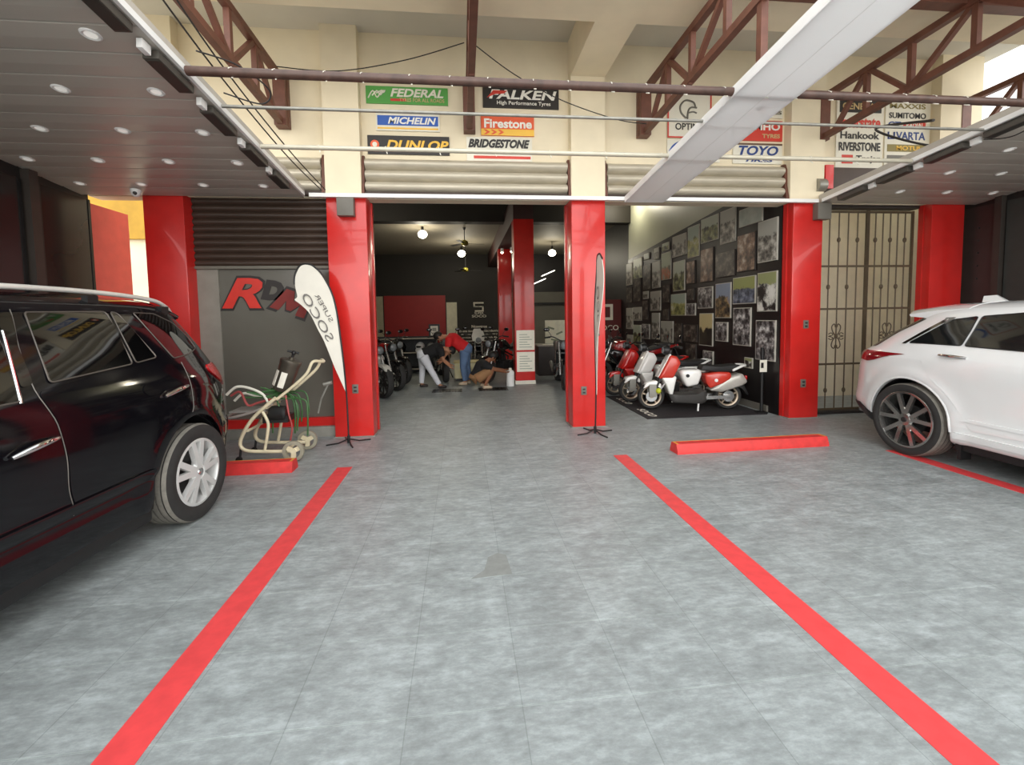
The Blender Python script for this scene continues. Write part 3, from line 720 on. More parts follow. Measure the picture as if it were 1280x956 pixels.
TREAD = mat('tyre_tread_rubber', (122, 118, 110), .8, var=.15, scale=30)
def car_wheel(parent, x, y, z, R, rr, wd, sgn, style, rimm):
    t0 = MB(); prof = []
    half = wd / 2
    pts = [(rr - .005, -half * .85), (rr + .03, -half), (R - .045, -half * 1.02), (R - .012, -half * .92), (R, -half * .72)]
    for k in range(4):
        h = -half * .72 + (half * 1.44) * (k + .5) / 4
        pts += [(R, h - .028), (R, h + .012), (R - .008, h + .014), (R - .008, h + .020), (R, h + .022)]
    pts += [(R, half * .72), (R - .012, half * .92), (R - .045, half * 1.02), (rr + .03, half), (rr - .005, half * .85)]
    w_ = obj('wheel', MB().lathe(pts, (x, y, z), 'X', 64, True), TIRE, parent, 30)
    w_.data.materials.append(TREAD)
    for p in w_.data.polygons:
        if abs(p.normal.x) < .55 and math.hypot(p.center.y - y, p.center.z - z) > R - .03: p.material_index = 1
    # rim: barrel + spokes
    ox = x + sgn * half * .70
    def at(r, a, d=0): return (ox + sgn * d, y + r * math.cos(a), z + r * math.sin(a))
    mb = MB(); b_ = sgn
    mb.lathe([(rr, half * .95 * b_), (rr + .006, half * .92 * b_), (rr, half * .80 * b_), (rr - .02, half * .60 * b_), (rr - .03, -half * .5 * b_), (rr - .036, -half * .5 * b_), (rr - .028, half * .6 * b_), (rr - .014, half * .95 * b_)], (x, y, z), 'X', 64, True)
    for k in range(5):
        a = PI / 2 + k * 2 * PI / 5
        if style == 'twin':
            for da in (-.17, .17):
                p0, p1 = at(.05, a + da * .9, .018), at(rr - .012, a + da * 1.3, .012)
                mb.bar(p0, p1, .044, .035, (1, 0, 0))
            mb.bar(at(.05, a, .0), at(rr * .42, a, .006), .07, .02, (1, 0, 0))
        else:
            for da in (-.30, .30):
                mb.bar(at(.04, a, .014), at(rr - .008, a + da, .012), .040, .03, (1, 0, 0))
            mb.bar(at(.04, a, .0), at(rr * .45, a, .012), .05, .02, (1, 0, 0))
    mb.lathe([(.0, 0), (.07, 0), (.075, .01 * b_), (.06, .03 * b_), (0, .034 * b_)], (ox, y, z), 'X', 24)
    obj('rim', mb, rimm, w_, 35)
    obj('brake_disc', MB().lathe([(.0, -.01), (.15, -.01), (.15, .01), (0, .01)], (x + sgn * .02, y, z), 'X', 36), STEELD, w_)
    obj('centre_cap', MB().lathe([(0, 0), (.028, 0), (.026, .006 * b_), (0, .008 * b_)], (ox + sgn * .034, y, z), 'X', 18), CHROME if style == 'twin' else STEELD, w_)
    return w_
TIRE = RUB
AR = .435

def build_car(name, label, loc, B, paint, glass, rim, style, R, rr, wd, track, wb, zw, rz=0.0):
    t = thing(name, label, 'car', loc, rz)
    body = obj('body_shell', B.shell(), paint, None, 0)
    for p in body.data.polygons: p.use_smooth = True
    cut = MB()
    for wy in (0, -wb):
        for sg in (1, -1): cut.lathe([(.0, .56 * sg), (AR, .56 * sg), (AR, 1.2 * sg), (0, 1.2 * sg)], (0, wy, zw), 'X', 56)
    co = obj('wheel_well_cut', cut, paint, None, 0)
    md = body.modifiers.new('wells', 'BOOLEAN'); md.operation = 'DIFFERENCE'; md.object = co; md.solver = 'EXACT'
    me = mesh_of(body); kill(co); old = body.data; body.modifiers.clear(); body.data = me
    smooth_by_angle(me, 50)
    body.parent = t
    for wy in (0, -wb):
        for sg in (1, -1):
            lm = MB().lathe([(.0, .50 * sg), (AR - .002, .50 * sg), (AR - .002, .86 * sg), (AR - .009, .86 * sg), (AR - .009, .565 * sg), (0, .565 * sg)], (0, wy, zw), 'X', 48)
            bmesh.ops.bisect_plane(lm.bm, geom=lm.bm.verts[:] + lm.bm.edges[:] + lm.bm.faces[:], plane_co=(0, 0, .2), plane_no=(0, 0, -1), clear_outer=True)
            obj('wheel_well_liner', lm, BLK, t)
    for wy in (0, -wb):
        for sg in (1, -1): car_wheel(t, sg * track, wy, zw, R, rr, wd, sg, style, rim)
    return t, body

# ---- black car
SFB = Body(w=[(.2, .80), (.26, .90), (.40, .925), (.47, .925), (.52, .945), (.75, .95), (.98, .94), (1.08, .92), (1.15, .895), (1.35, .81), (1.55, .705), (1.62, .64), (1.66, .55), (1.69, .40), (1.705, .2), (1.71, .05)],
    yr=[(.2, .74), (.3, .86), (.45, .92), (.62, .93), (.68, .90), (.85, .89), (1.02, .86), (1.15, .79), (1.3, .70), (1.5, .57), (1.58, .52), (1.64, .44), (1.69, .2), (1.71, -.6)],
    yf=[(.2, -3.45), (.3, -3.6), (.5, -3.68), (.75, -3.62), (.9, -3.5), (.98, -3.2), (1.05, -2.75), (1.12, -2.5), (1.35, -2.15), (1.55, -1.8), (1.64, -1.6), (1.69, -1.35), (1.71, -1.0)],
    n=4.3, wheels=((0, .36), (-2.7, .36)), flare=.014)
BPAINT = mat('black_car_paint', (14, 13, 17), .07, var=.05, spec=.42)
BGLASS = mat('black_car_tinted_glass', (8, 8, 9), .04, var=.05, spec=.7)
GLTRIM = mat('window_rubber_seal', (96, 90, 84), .35, .3)
SEAM = mat('panel_gap', (120, 116, 110), .4, .3)
t, body = build_car('black_suv', 'black SUV parked at left with its tail to the shop and silver roof rails', (-2.955, 3.63, 0), SFB, BPAINT, BGLASS, mat('bright_silver_alloy', (222, 222, 220), .3, .35, var=.03), 'twin', .365, .245, .235, .838, 2.7, .363, -.06)
S = side_fn(SFB)
TLR = mat('red_lamp_lens', (190, 18, 22), .12, var=.05, coat=.5)
for sg in (1, -1):
    rd = rounded([(-1.11, 1.16), (-1.06, .98), (-1.035, .80), (-1.035, .62), (-1.0, .49), (-.50, .47), (-.47, .56), (-.40, .68), (-.28, .80), (-.10, .90), (.0, 1.0), (.01, 1.19), (-.3, 1.215), (-.8, 1.19)], .04)
    d = patch('rear_door', rd, S, BPAINT, t, sgn=sg, off=.004)
    fd = rounded([(-1.125, 1.16), (-1.075, .98), (-1.05, .80), (-1.05, .62), (-1.015, .48), (-2.0, .45), (-2.15, .8), (-2.15, 1.1), (-1.6, 1.13)], .04)
    d2 = patch('front_door', fd, S, BPAINT, t, sgn=sg, off=.004)
    obj('door_gap', surf_tube(SFB, [(-1.0, 1.58), (-1.08, 1.39), (-1.115, 1.17), (-1.067, .98), (-1.043, .80), (-1.043, .62), (-1.005, .475)], .0024, .002, sg), SEAM, t)
    obj('door_gap', surf_tube(SFB, [(.012, 1.20), (.012, 1.05), (.0, .90), (-.04, .83)], .0024, .002, sg), SEAM, t)
    for nm, pl, o in (('rear_door_window', [(-.95, 1.565), (-.43, 1.575), (-.46, 1.235), (-1.03, 1.195)], .006), ('vent_window', [(-.395, 1.572), (-.345, 1.57), (-.225, 1.258), (-.43, 1.238)], .006),
                      ('quarter_window', [(-.20, 1.57), (.02, 1.565), (.20, 1.492), (.31, 1.37), (.325, 1.285), (.16, 1.25), (-.06, 1.235)], .006),
                      ('front_door_window', [(-1.135, 1.53), (-1.20, 1.13), (-2.25, 1.10), (-2.2, 1.18), (-1.75, 1.52), (-1.5, 1.56)], .006),
                      ('pillar_cover', [(-1.10, 1.55), (-1.01, 1.57), (-1.085, 1.39), (-1.11, 1.20), (-1.175, 1.19)], .005)):
        rp_ = rounded(pl, .025)
        g_ = patch(nm, rp_, S, BGLASS if nm != 'pillar_cover' else BLKG, t, sgn=sg, off=o)
        if nm != 'pillar_cover':
            mb = MB().tube([((SFB.fx(a, b) + .007) * sg, a, b) for a, b in rp_], .0045, 6, closed=True)
            obj('window_seal', mb, GLTRIM, g_)
    obj('pillar_reflection_strip', surf_tube(SFB, [(-1.115, 1.47), (-1.165, 1.30), (-1.21, 1.12)], .007, .006, sg), CHROME, t)  # chrome strip modelled for a reflection on the window frame edge
    # door handles
    for (y0, z0, y1, z1) in ((-1.32, .885, -1.09, .92), (-.31, .995, -.05, 1.03)):
        pts = [(y0, z0), ((y0 + y1) / 2, (z0 + z1) / 2 + .012), (y1, z1)]
        q = bez([((SFB.fx(a, b) + o) * sg, a, b) for (a, b), o in zip(pts, (.018, .04, .018))], 6)
        h = obj('door_handle', MB().tube(q, [.010 + .007 * math.sin(PI * i / (len(q) - 1)) for i in range(len(q))], 10), CHROME, t)
        obj('handle_recess', patch('handle_recess', [((y0 + y1) / 2 + .10 * math.cos(a), (z0 + z1) / 2 + .032 * math.sin(a)) for a in np.linspace(0, 2 * PI, 20, endpoint=False)], S, BLKG, None, sgn=sg, off=.0055).data, BLKG, h) if False else None
    obj('door_moulding', patch('door_moulding', rounded([(-1.9, .50), (-.50, .50), (-.43, .56), (-1.9, .56)], .02), S, BPAINT, t, sgn=sg, off=.016, th=.016).data, BPAINT, None) if False else patch('door_moulding', rounded([(-2.05, .485), (-.50, .485), (-.45, .545), (-2.05, .545)], .02), S, BPAINT, t, sgn=sg, off=.018, th=.018)
    # rear lamp wrapping round the corner
    def cf(u, z, o):
        x, y = SFB.corner(u, z); x2, y2 = SFB.corner(min(u + .01, 99), z); tx, ty = x2 - x, y2 - y; L = math.hypot(tx, ty) or 1
        return (x - ty / L * o if False else x + (-ty) / L * o, y + tx / L * o, z)
    tot = SFB.cc if hasattr(SFB, 'cc') else None
    patch('tail_light', rounded([(.60, 1.02), (.62, 1.13), (.80, 1.15), (1.06, 1.145), (1.10, 1.09), (1.0, 1.01), (.80, .93), (.66, .93)], .03), cf, TLR, t, sgn=sg, off=.012, th=.014, step=.025)
    patch('rear_reflector', rounded([(.55, .50), (.55, .55), (.80, .55), (.80, .50)], .015), cf, TLR, t, sgn=sg, off=.006, th=.008)
    # roof rail
    rl = [(.40, .53, .0), (.30, .56, .022), (.10, .585, .04), (-.4, .60, .05), (-1.0, .60, .05), (-1.45, .58, .035), (-1.62, .55, .0)]
    q = bez([(x * sg, y, SFB.top(x, y) + g + .012) for y, x, g in rl], 8)
    r_ = obj('roof_rail', MB().tube(q, .016, 10), mat('silver_rail', (226, 224, 218), .3, .3), t)
    for yy in (-.42, .22): obj('rail_foot', MB().b2(.575 * sg, .615 * sg, yy - .04, yy + .04, SFB.top(.60, yy) - .02, SFB.top(.6, yy) + .04), BLK, r_)
    # mirror
    obj('wing_mirror', MB().ball((1.02 * sg, -2.15, 1.13), .1, 16, (1.1, .6, .75)).cyl((.88 * sg, -2.12, 1.08), (.98 * sg, -2.15, 1.11), .03), BPAINT, t)
# fuel flap
fl = [(-.385 + .085 * math.cos(a), 1.06 + .045 * math.sin(a)) for a in np.linspace(0, 2 * PI, 24, endpoint=False)]
patch('fuel_flap', fl, S, BPAINT, t, off=.009)
# rear glass, hatch, bumper, plate
def rear(B): return lambda u, z, o: ((B.corner(abs(u), z)[0] + 0) * (1 if u >= 0 else -1), B.corner(abs(u), z)[1] + o, z)
RF = rear(SFB)
patch('rear_window', rounded([(-.56, 1.16), (.56, 1.16), (.46, 1.56), (-.46, 1.56)], .05), RF, BGLASS, t, off=.008, step=.05)
patch('number_plate', [(-.2, .72), (.2, .72), (.2, .83), (-.2, .83)], RF, mat('pale_plate', (190, 190, 186), .4), t, off=.012)
patch('rear_bumper', rounded([(-.85, .34), (.85, .34), (.85, .64), (-.85, .64)], .04), RF, BPAINT, t, off=.015, th=.016)
def spoiler(B, hw, yf_, yt, drop, edge, m, th=.03):
    R_ = []
    for x in np.linspace(-hw, hw, 21):
        a = abs(x) / hw; y0 = yf_; y1 = yt - .12 * a ** 2.5
        z0 = B.top(x, y0) + .004; z1 = z0 - drop - edge * a ** 2
        R_.append([Vector((x, y0, z0)), Vector((x, y0 * .5 + y1 * .5, z0 * .5 + z1 * .5 + .014)), Vector((x, y1, z1)), Vector((x, y1 - .01, z1 - th)), Vector((x, y0 * .4 + y1 * .6, z1 - th - .02)), Vector((x, y0 + .02, z0 - .05))])
    return obj('rear_spoiler', MB().loft(R_), m, t, 60)
spoiler(SFB, .56, .22, .575, .062, .01, BPAINT, .02)
obj('sill_cover', MB().b2(-.90, .90, -2.28, -.42, .18, .30, .02), BLK, t)
for sg in (1, -1): obj('exhaust_tip', MB().cyl((.5 * sg, .82, .27), (.5 * sg, .99, .27), .035), CHROME, t)
FRF = lambda u, z, o: (u, SFB.yf(z) - o + .25 * (abs(u) / .9) ** 4, z)
patch('windscreen', rounded([(-.70, 1.14), (.70, 1.14), (.56, 1.55), (-.56, 1.55)], .05), lambda u, z, o: (u, SFB.yc - (SFB.yc - SFB.yf(z)) * max(0, 1 - (abs(u) / SFB.w(z)) ** SFB.nf) ** (1 / SFB.nf) - o, z), BGLASS, t, off=.008, step=.06)
patch('front_grille', rounded([(-.45, .55), (.45, .55), (.45, .8), (-.45, .8)], .05), lambda u, z, o: (u, SFB.yf(z) - o, z), BLK, t, off=.02, th=.05)
for sg in (1, -1): patch('headlight', rounded([(.5, .72), (.8, .74), (.82, .86), (.55, .82)], .03), lambda u, z, o: (u, SFB.yc - (SFB.yc - SFB.yf(z)) * max(0, 1 - (abs(u) / SFB.w(z)) ** SFB.nf) ** (1 / SFB.nf) - o, z), ALU, t, off=.012, sgn=sg)

# ---- white car
QXB = Body(w=[(.2, .80), (.27, .90), (.36, .925), (.42, .935), (.55, .925), (.75, .935), (.92, .95), (1.0, .945), (1.07, .915), (1.13, .88), (1.3, .79), (1.45, .695), (1.51, .63), (1.555, .5), (1.585, .3), (1.597, .08)],
    yr=[(.2, .70), (.3, .82), (.42, .92), (.5, .95), (.6, .93), (.8, .90), (.95, .86), (1.05, .82), (1.1, .74), (1.25, .55), (1.42, .27), (1.48, .2), (1.53, .12), (1.575, -.3), (1.597, -.8)],
    yf=[(.2, -3.5), (.3, -3.65), (.5, -3.72), (.75, -3.66), (.9, -3.5), (.98, -3.2), (1.03, -2.8), (1.1, -2.55), (1.3, -2.15), (1.48, -1.75), (1.56, -1.4), (1.597, -1.1)],
    n=5, wheels=((0, .37), (-2.8, .37)), flare=.022)
WPAINT = mat('white_car_paint', (236, 238, 238), .16, var=.01, coat=.8)
DKRIM = mat('dark_chrome_alloy', (176, 174, 170), .16, .9, var=.1)
WGLASS = mat('white_car_tinted_glass', (24, 26, 27), .05, var=.05, spec=.8)
t, body = build_car('white_suv', 'white SUV parked at right with its tail toward the barred gate', (5.49, 4.15, 0), QXB, WPAINT, WGLASS, DKRIM, 'split', .375, .285, .245, .828, 2.8, .372)
S = side_fn(QXB)
for sg in (1, -1):
    rd = rounded([(-1.30, 1.13), (-1.30, .5), (-1.25, .42), (-.60, .40), (-.50, .56), (-.40, .70), (-.24, .84), (-.14, 1.0), (-.16, 1.12)], .05)
    patch('rear_door', rd, S, WPAINT, t, sgn=sg, off=.004)
    fd = rounded([(-1.315, 1.12), (-1.315, .5), (-1.27, .42), (-2.3, .40), (-2.35, .8), (-2.35, 1.06)], .05)
    patch('front_door', fd, S, WPAINT, t, sgn=sg, off=.004)
    for nm, pl in (('quarter_window', [(.07, 1.165), (-.20, 1.375), (-.25, 1.405), (-.45, 1.435), (-.455, 1.30), (-.44, 1.165)]), ('rear_door_window', [(-.485, 1.437), (-.485, 1.30), (-.47, 1.163), (-1.28, 1.135), (-1.26, 1.475), (-.85, 1.47)]),
                   ('front_door_window', [(-1.32, 1.475), (-1.335, 1.13), (-2.35, 1.10), (-2.2, 1.2), (-1.8, 1.44)])):
        rp_ = rounded(pl, .02)
        g_ = patch(nm, rp_, S, WGLASS, t, sgn=sg, off=.006)
        obj('window_seal', MB().tube([((QXB.fx(a, b) + .006) * sg, a, b) for a, b in rp_], .005, 6, closed=True), BLK, g_)
    patch('window_trim', rounded([(.15, 1.155), (.10, 1.155), (-.19, 1.385), (-.20, 1.415), (-.16, 1.405)], .008), S, CHROME, t, sgn=sg, off=.012, th=.012, step=.03)
    patch('pillar_trim', rounded([(-.195, 1.36), (-.16, 1.385), (-.16, 1.425), (-.25, 1.43), (-.25, 1.405)], .008), S, mat('grey_trim', (120, 120, 116), .3), t, sgn=sg, off=.010, th=.012, step=.03)
    q = bez([((QXB.fx(a, 1.06) + o) * sg, a, b) for a, b, o in ((-.30, 1.068, .012), (-.42, 1.066, .035), (-.54, 1.058, .012))], 6)
    obj('door_handle', MB().tube(q, [.010 + .006 * math.sin(PI * i / (len(q) - 1)) for i in range(len(q))], 10), CHROME, t)
    q = bez([((QXB.fx(a, .99) + o) * sg, a, b) for a, b, o in ((-1.36, 1.03, .012), (-1.48, 1.03, .035), (-1.60, 1.025, .012))], 6)
    obj('door_handle', MB().tube(q, [.010 + .006 * math.sin(PI * i / (len(q) - 1)) for i in range(len(q))], 10), CHROME, t)
    patch('sill_strip', rounded([(-2.2, .30), (-.47, .30), (-.47, .36), (-2.2, .36)], .01), S, WPAINT, t, sgn=sg, off=.02, th=.02)
    patch('door_crease', [(-2.3, .455), (-.52, .475), (-.56, .50), (-2.3, .50)], S, WPAINT, t, sgn=sg, off=.012, th=.012)
    # wheel arch lip
    arc = [((AR + .002) * math.cos(a), .372 + (AR + .002) * math.sin(a)) for a in np.linspace(-.05, PI + .05, 30)]
    obj('arch_lip', MB().tube([((QXB.fx(a, b) - .004) * sg, a, b) for a, b in arc], .012, 8), WPAINT, t)
    def cf(u, z, o):
        x, y = QXB.corner(u, z); x2, y2 = QXB.corner(u + .01, z); tx, ty = x2 - x, y2 - y; L = math.hypot(tx, ty) or 1
        return (x - ty / L * o, y + tx / L * o, z)
    patch('tail_light', rounded([(.42, .98), (.45, 1.06), (.80, 1.055), (1.10, 1.055), (1.44, 1.05), (1.30, 1.02), (1.12, .955), (1.02, .935), (.80, .955)], .012), cf, mat('deep_red_lamp_lens', (138, 18, 28), .12, var=.05, coat=.5), t, sgn=sg, off=.010, th=.012, step=.025)
    patch('rear_diffuser', rounded([(.0, .22), (.0, .40), (.62, .42), (.94, .44), (1.22, .30), (1.18, .22)], .02), cf, BLK, t, sgn=sg, off=.012, th=.014, step=.04)
    obj('wing_mirror', MB().ball((1.03 * sg, -2.2, 1.12), .1, 16, (1.1, .6, .7)).cyl((.88 * sg, -2.15, 1.08), (.98 * sg, -2.2, 1.11), .03), WPAINT, t)
    obj('exhaust_tip', MB().cyl((.55 * sg, .72, .30), (.55 * sg, .90, .30), .04), CHROME, t)
RFq = rear(QXB)
patch('rear_window', rounded([(-.86, 1.10), (.86, 1.10), (.74, 1.415), (-.74, 1.415)], .03), RFq, WGLASS, t, off=.008, step=.04)
patch('number_plate', [(-.2, .72), (.2, .72), (.2, .83), (-.2, .83)], RFq, MATS['pale_plate'], t, off=.012)
spoiler(QXB, .62, -.30, .40, .055, .0, WPAINT, .022)
obj('roof_fin', MB().loft([[Vector((-.03, -.22, 1.53)), Vector((.03, -.22, 1.53)), Vector((.035, .06, 1.51)), Vector((-.035, .06, 1.51))], [Vector((-.008, -.06, 1.645)), Vector((.008, -.06, 1.645)), Vector((.012, .05, 1.64)), Vector((-.012, .05, 1.64))]]), WPAINT, t)
obj('sill_cover', MB().b2(-.88, .88, -2.38, -.43, .18, .28, .02), BLK, t)
patch('windscreen', rounded([(-.70, 1.12), (.70, 1.12), (.54, 1.50), (-.54, 1.50)], .05), lambda u, z, o: (u, QXB.yc - (QXB.yc - QXB.yf(z)) * max(0, 1 - (abs(u) / QXB.w(z)) ** QXB.nf) ** (1 / QXB.nf) - o, z), WGLASS, t, off=.008, step=.06)
patch('front_grille', rounded([(-.45, .5), (.45, .5), (.45, .8), (-.45, .8)], .05), lambda u, z, o: (u, QXB.yf(z) - o, z), BLK, t, off=.02, th=.05)
for sg in (1, -1): patch('headlight', rounded([(.5, .75), (.8, .77), (.82, .86), (.55, .83)], .02), lambda u, z, o: (u, QXB.yc - (QXB.yc - QXB.yf(z)) * max(0, 1 - (abs(u) / QXB.w(z)) ** QXB.nf) ** (1 / QXB.nf) - o, z), ALU, t, off=.012, sgn=sg)
obj('mud_flap', MB().b2(-.89, -.78, -.50, -.47, .10, .24), BLK, t)
# ------------------------------------------------------------------ showroom shell
struct('wall_showroom_left', MB().b2(-3.78, -3.68, 6.15, 19.3, 0, 4.95), DARKW)
struct('wall_showroom_back', MB().b2(-4.1, 1.7, 19.3, 19.45, 0, 4.95), DARKW)
struct('wall_showroom_back_right', MB().b2(1.7, 6.0, 19.3, 19.45, 0, 2.55), GREYW)
struct('wall_showroom_back_upper', MB().b2(1.7, 6.0, 19.3, 19.45, 2.55, 4.95), BLACKW)
struct('wall_side_rear', MB().b2(4.6, 4.72, 12.0, 19.3, 0, 4.95), BLACKW)
struct('wall_side', MB().b2(4.582, 4.72, 6.02, 12.0, 0, 4.95), WHITEW)
struct('ceiling_showroom', MB().b2(-4.1, 4.72, 6.15, 12.2, 4.95, 5.1), DARKW)
struct('ceiling_showroom_rear', MB().b2(-4.1, 4.72, 12.2, 19.4, 4.17, 4.3), mat('rear_ceiling_board', (138, 131, 116), .7, var=.03))
struct('trim_20', MB().b2(-4.0, 4.58, 11.85, 12.2, 3.98, 4.95), DARKW)
struct('trim_21', MB().b2(1.16, 1.6, 9.86, 19.3, 3.62, 4.17), mat('dark_maroon_beam', (58, 30, 26), .6))
def inner_pillar(x0, x1, y, h, label):
    t = thing('red_pillar', label, 'pillar', ((x0 + x1) / 2, y + .2, 0), 0, 'red pillars inside the showroom')
    w_ = (x1 - x0) / 2
    obj('shaft', MB().b2(-w_, w_, -.2, .2, .08, h, .012), RED, t); obj('base_skirting', MB().b2(-w_ - .01, w_ + .01, -.21, .21, 0, .08), PAPER, t, 0)
    return t
inner_pillar(1.16, 1.6, 9.82, 3.62, 'red pillar inside the showroom with white notices on its foot')
inner_pillar(1.17, 1.58, 14.1, 3.62, 'farther red pillar deep inside the showroom')
for (z0, z1, lb) in ((.76, 1.20, 'upper white printed notice sheet on the showroom pillar'), (.28, .72, 'lower white printed notice sheet on the showroom pillar')):
    t = thing('notice_sheet', lb, 'notice', (1.39, 9.805, z0))
    obj('sheet', MB().b2(-.2, .2, 0, .012, 0, z1 - z0), mat('bright_paper', (246, 242, 226), .6, var=.03), t, 0)
    mb = MB()
    for k in range(6): mb.b2(-.14, .14 - .05 * (k % 3), -.002, 0, .06 + k * .055, .075 + k * .055)
    obj('print', mb, mat('pale_print', (170, 176, 160), .7), t, 0)
# back wall graphics
PZ = 19.3
tag(obj('red_wall_panel', MB().b2(-3.22, -.68, PZ - .05, PZ, .25, 2.45), mat('dull_red_panel', (150, 24, 22), .5, var=.05), None, 0), 'large red panel on the showroom back wall above the dark rack', 'panel')
tag(obj('pale_wall_strip', MB().b2(-3.7, -3.27, PZ - .04, PZ, 0, 2.43), mat('beige_strip', (176, 168, 142), .7), None, 0), 'beige strip of the back wall left of the red panel', 'panel')
tag(obj('pale_wall_strip', MB().b2(-.64, -.2, PZ - .04, PZ, 0, 2.15), mat('pale_strip', (214, 210, 186), .7), None, 0), 'pale strip of the back wall between red panel and dark text wall', 'panel')
WT = mat('white_wall_lettering', (226, 220, 204), .6)
t = thing('wall_lettering', 'white square emblem and paragraph lettered on the dark back wall', 'lettering', (.72, PZ, 0))
mb = MB()
for q in ((-.22, .22, 2.08, 2.15), (-.22, -.15, 1.93, 2.08), (-.22, .03, 1.93, 1.98), (.15, .22, 1.78, 1.98), (-.16, .22, 1.74, 1.80), (-.03, .22, 1.93, 1.98)): mb.b2(q[0], q[1], -.02, 0, q[2], q[3])
obj('emblem', mb, WT, t, 0)
lettering('SUPER', WT, t, (.02, -.004, 1.68), .40, .08, bold=.02); lettering('SOCO', WT, t, (.02, -.004, 1.55), .62, .11, bold=.02)
lettering('Nosotros', WT, t, (.02, -.004, 1.11), .66, .12, bold=.03)
for i, (s, W) in enumerate((('En esta tienda su movilidad electrica', 1.72), ('con motos de alto rendimiento y', 1.56), ('servicio de taller para cada dia', 1.5), ('con garantia y repuestos originales', 1.66))):
    lettering(s, WT, t, (.02, -.004, .92 - i * .145), W, .095, bold=.02)
tag(obj('wall_shelf', MB().b2(2.0, 4.5, PZ - .18, PZ, 2.02, 2.09), BLK, None, 0), 'long dark shelf on the grey back wall at right', 'shelf')
# brand panel right of the photo wall's far end
t = thing('emblem_sign', 'dark red panel with white emblem at the far end of the photo wall', 'sign', (4.22, 12.6, 0))
obj('panel_board', MB().b2(-.42, .37, 0, .06, 0, 1.95), mat('maroon_panel', (92, 24, 20), .5), t, 0)
mb = MB()
for q in ((-.34, .12, 1.74, 1.82), (.04, .12, 1.42, 1.74), (-.2, .12, 1.36, 1.44), (-.34, -.26, 1.42, 1.82)): mb.b2(q[0], q[1], -.012, 0, q[2], q[3])
obj('emblem', mb, WT, t, 0); lettering('SOCO', WT, t, (-.02, -.004, 1.14), .62, .15, bold=.01)

# lamps and fans
GLOW = mat('lamp_glow', (255, 244, 214), .4, emis=14)
def pendant(x, y, z, ztop, label, power):
    t = thing('pendant_lamp', label, 'lamp', (x, y, ztop), 0, 'bright lamps under the showroom ceiling')
    d = z - ztop
    obj('cord', MB().cyl((0, 0, 0), (0, 0, d + .22), .008, n=8), BLK, t)
    obj('socket', MB().lathe([(.0, d + .24), (.035, d + .24), (.05, d + .12), (.0, d + .12)], (0, 0, 0), 'Z', 16), BLK, t)
    obj('bulb', MB().ball((0, 0, d), .12, 16, (1.15, 1.15, .95)), GLOW, t)
    li = bpy.data.lights.new('lamp_light', 'POINT'); li.energy = power; li.color = (1, .92, .74); li.shadow_soft_size = .14
    lo = bpy.data.objects.new('lamp_light', li); COL.objects.link(lo); lo.parent = t; lo.location = (0, 0, d - .28)
pendant(-1.09, 13.5, 3.95, 4.17, 'brightest hanging lamp, leftmost in the showroom', 50)
pendant(.04, 16.0, 3.74, 4.17, 'hanging lamp in the middle of the showroom ceiling', 50)
pendant(3.27, 16.0, 3.76, 4.17, 'hanging lamp right of the showroom pillar', 45)
pendant(4.1, 11.2, 4.62, 4.95, 'hanging lamp close to the white wall above the photos', 42)
pendant(-2.4, 9.5, 4.4, 4.95, 'hanging lamp over the left row of motorcycles', 48)
def fan(x, y, z, ztop, label):
    t = thing('ceiling_fan', label, 'fan', (x, y, ztop), 0, 'dark ceiling fans')
    obj('down_rod', MB().cyl((0, 0, 0), (0, 0, z - ztop), .012, n=8).lathe([(0, 0), (.05, 0), (.03, -.07), (0, -.07)], (0, 0, 0), 'Z', 14), BLK, t)
    obj('motor', MB().lathe([(0, .08), (.05, .08), (.11, .03), (.11, -.04), (.05, -.08), (0, -.08)], (0, 0, z - ztop), 'Z', 20), mat('brass_motor', (150, 140, 56), .35, .5), t)
    for k in range(3):
        a = k * 2 * PI / 3 + .2; c, s = math.cos(a), math.sin(a)
        b = MB().box((0, 0, 0), (.48, .11, .008)).xf(Matrix.Translation((c * .36, s * .36, z - ztop - .02)) @ Matrix.Rotation(a, 4, 'Z') @ Matrix.Rotation(.15, 4, 'X'))
        obj('blade', b, BLK, t, 0)
fan(.13, 13.6, 3.72, 4.17, 'nearer dark ceiling fan in the showroom')
fan(.18, 16.6, 3.24, 4.17, 'farther dark ceiling fan in front of the lettered wall')
for (x, y, lb) in ((1.25, 13.6, 'small white spotlight on the beam near the farther pillar'), (1.52, 13.4, 'small white spotlight on the beam right of the nearer pillar')):
    t = thing('spotlight', lb, 'spotlight', (x, y, 3.62))
    obj('stem', MB().cyl((0, 0, 0), (0, 0, -.08), .012), BLK, t)
    obj('head', MB().lathe([(0, .06), (.04, .06), (.055, -.06), (0, -.06)], (0, 0, -.12), 'Z', 16), WHITE, t); obj('bulb', MB().ball((0, 0, -.18), .04, 10), GLOW, t)
for i, (x, z, lb) in enumerate(((3.35, 3.0, 'lower slim glowing bar imitating a reflection on the black wall band at back right'), (3.75, 3.35, 'upper slim glowing bar imitating a reflection on the black wall band at back right'))):
    t = thing('reflection_bar', lb, 'lamp', (x, PZ - .03, z))  # glowing bars built in place of light reflected on the glossy wall
    R = Matrix.Rotation(-.4, 4, 'Y')
    obj('bar_backing', MB().b2(-.34, .34, -.03, .03, -.02, .02).xf(R), WHITE, t, 0); obj('tube', MB().cyl((-.3, -.04, 0), (.3, -.04, 0), .016).xf(R), mat('reflection_glow', (255, 250, 236), .4, emis=4), t)

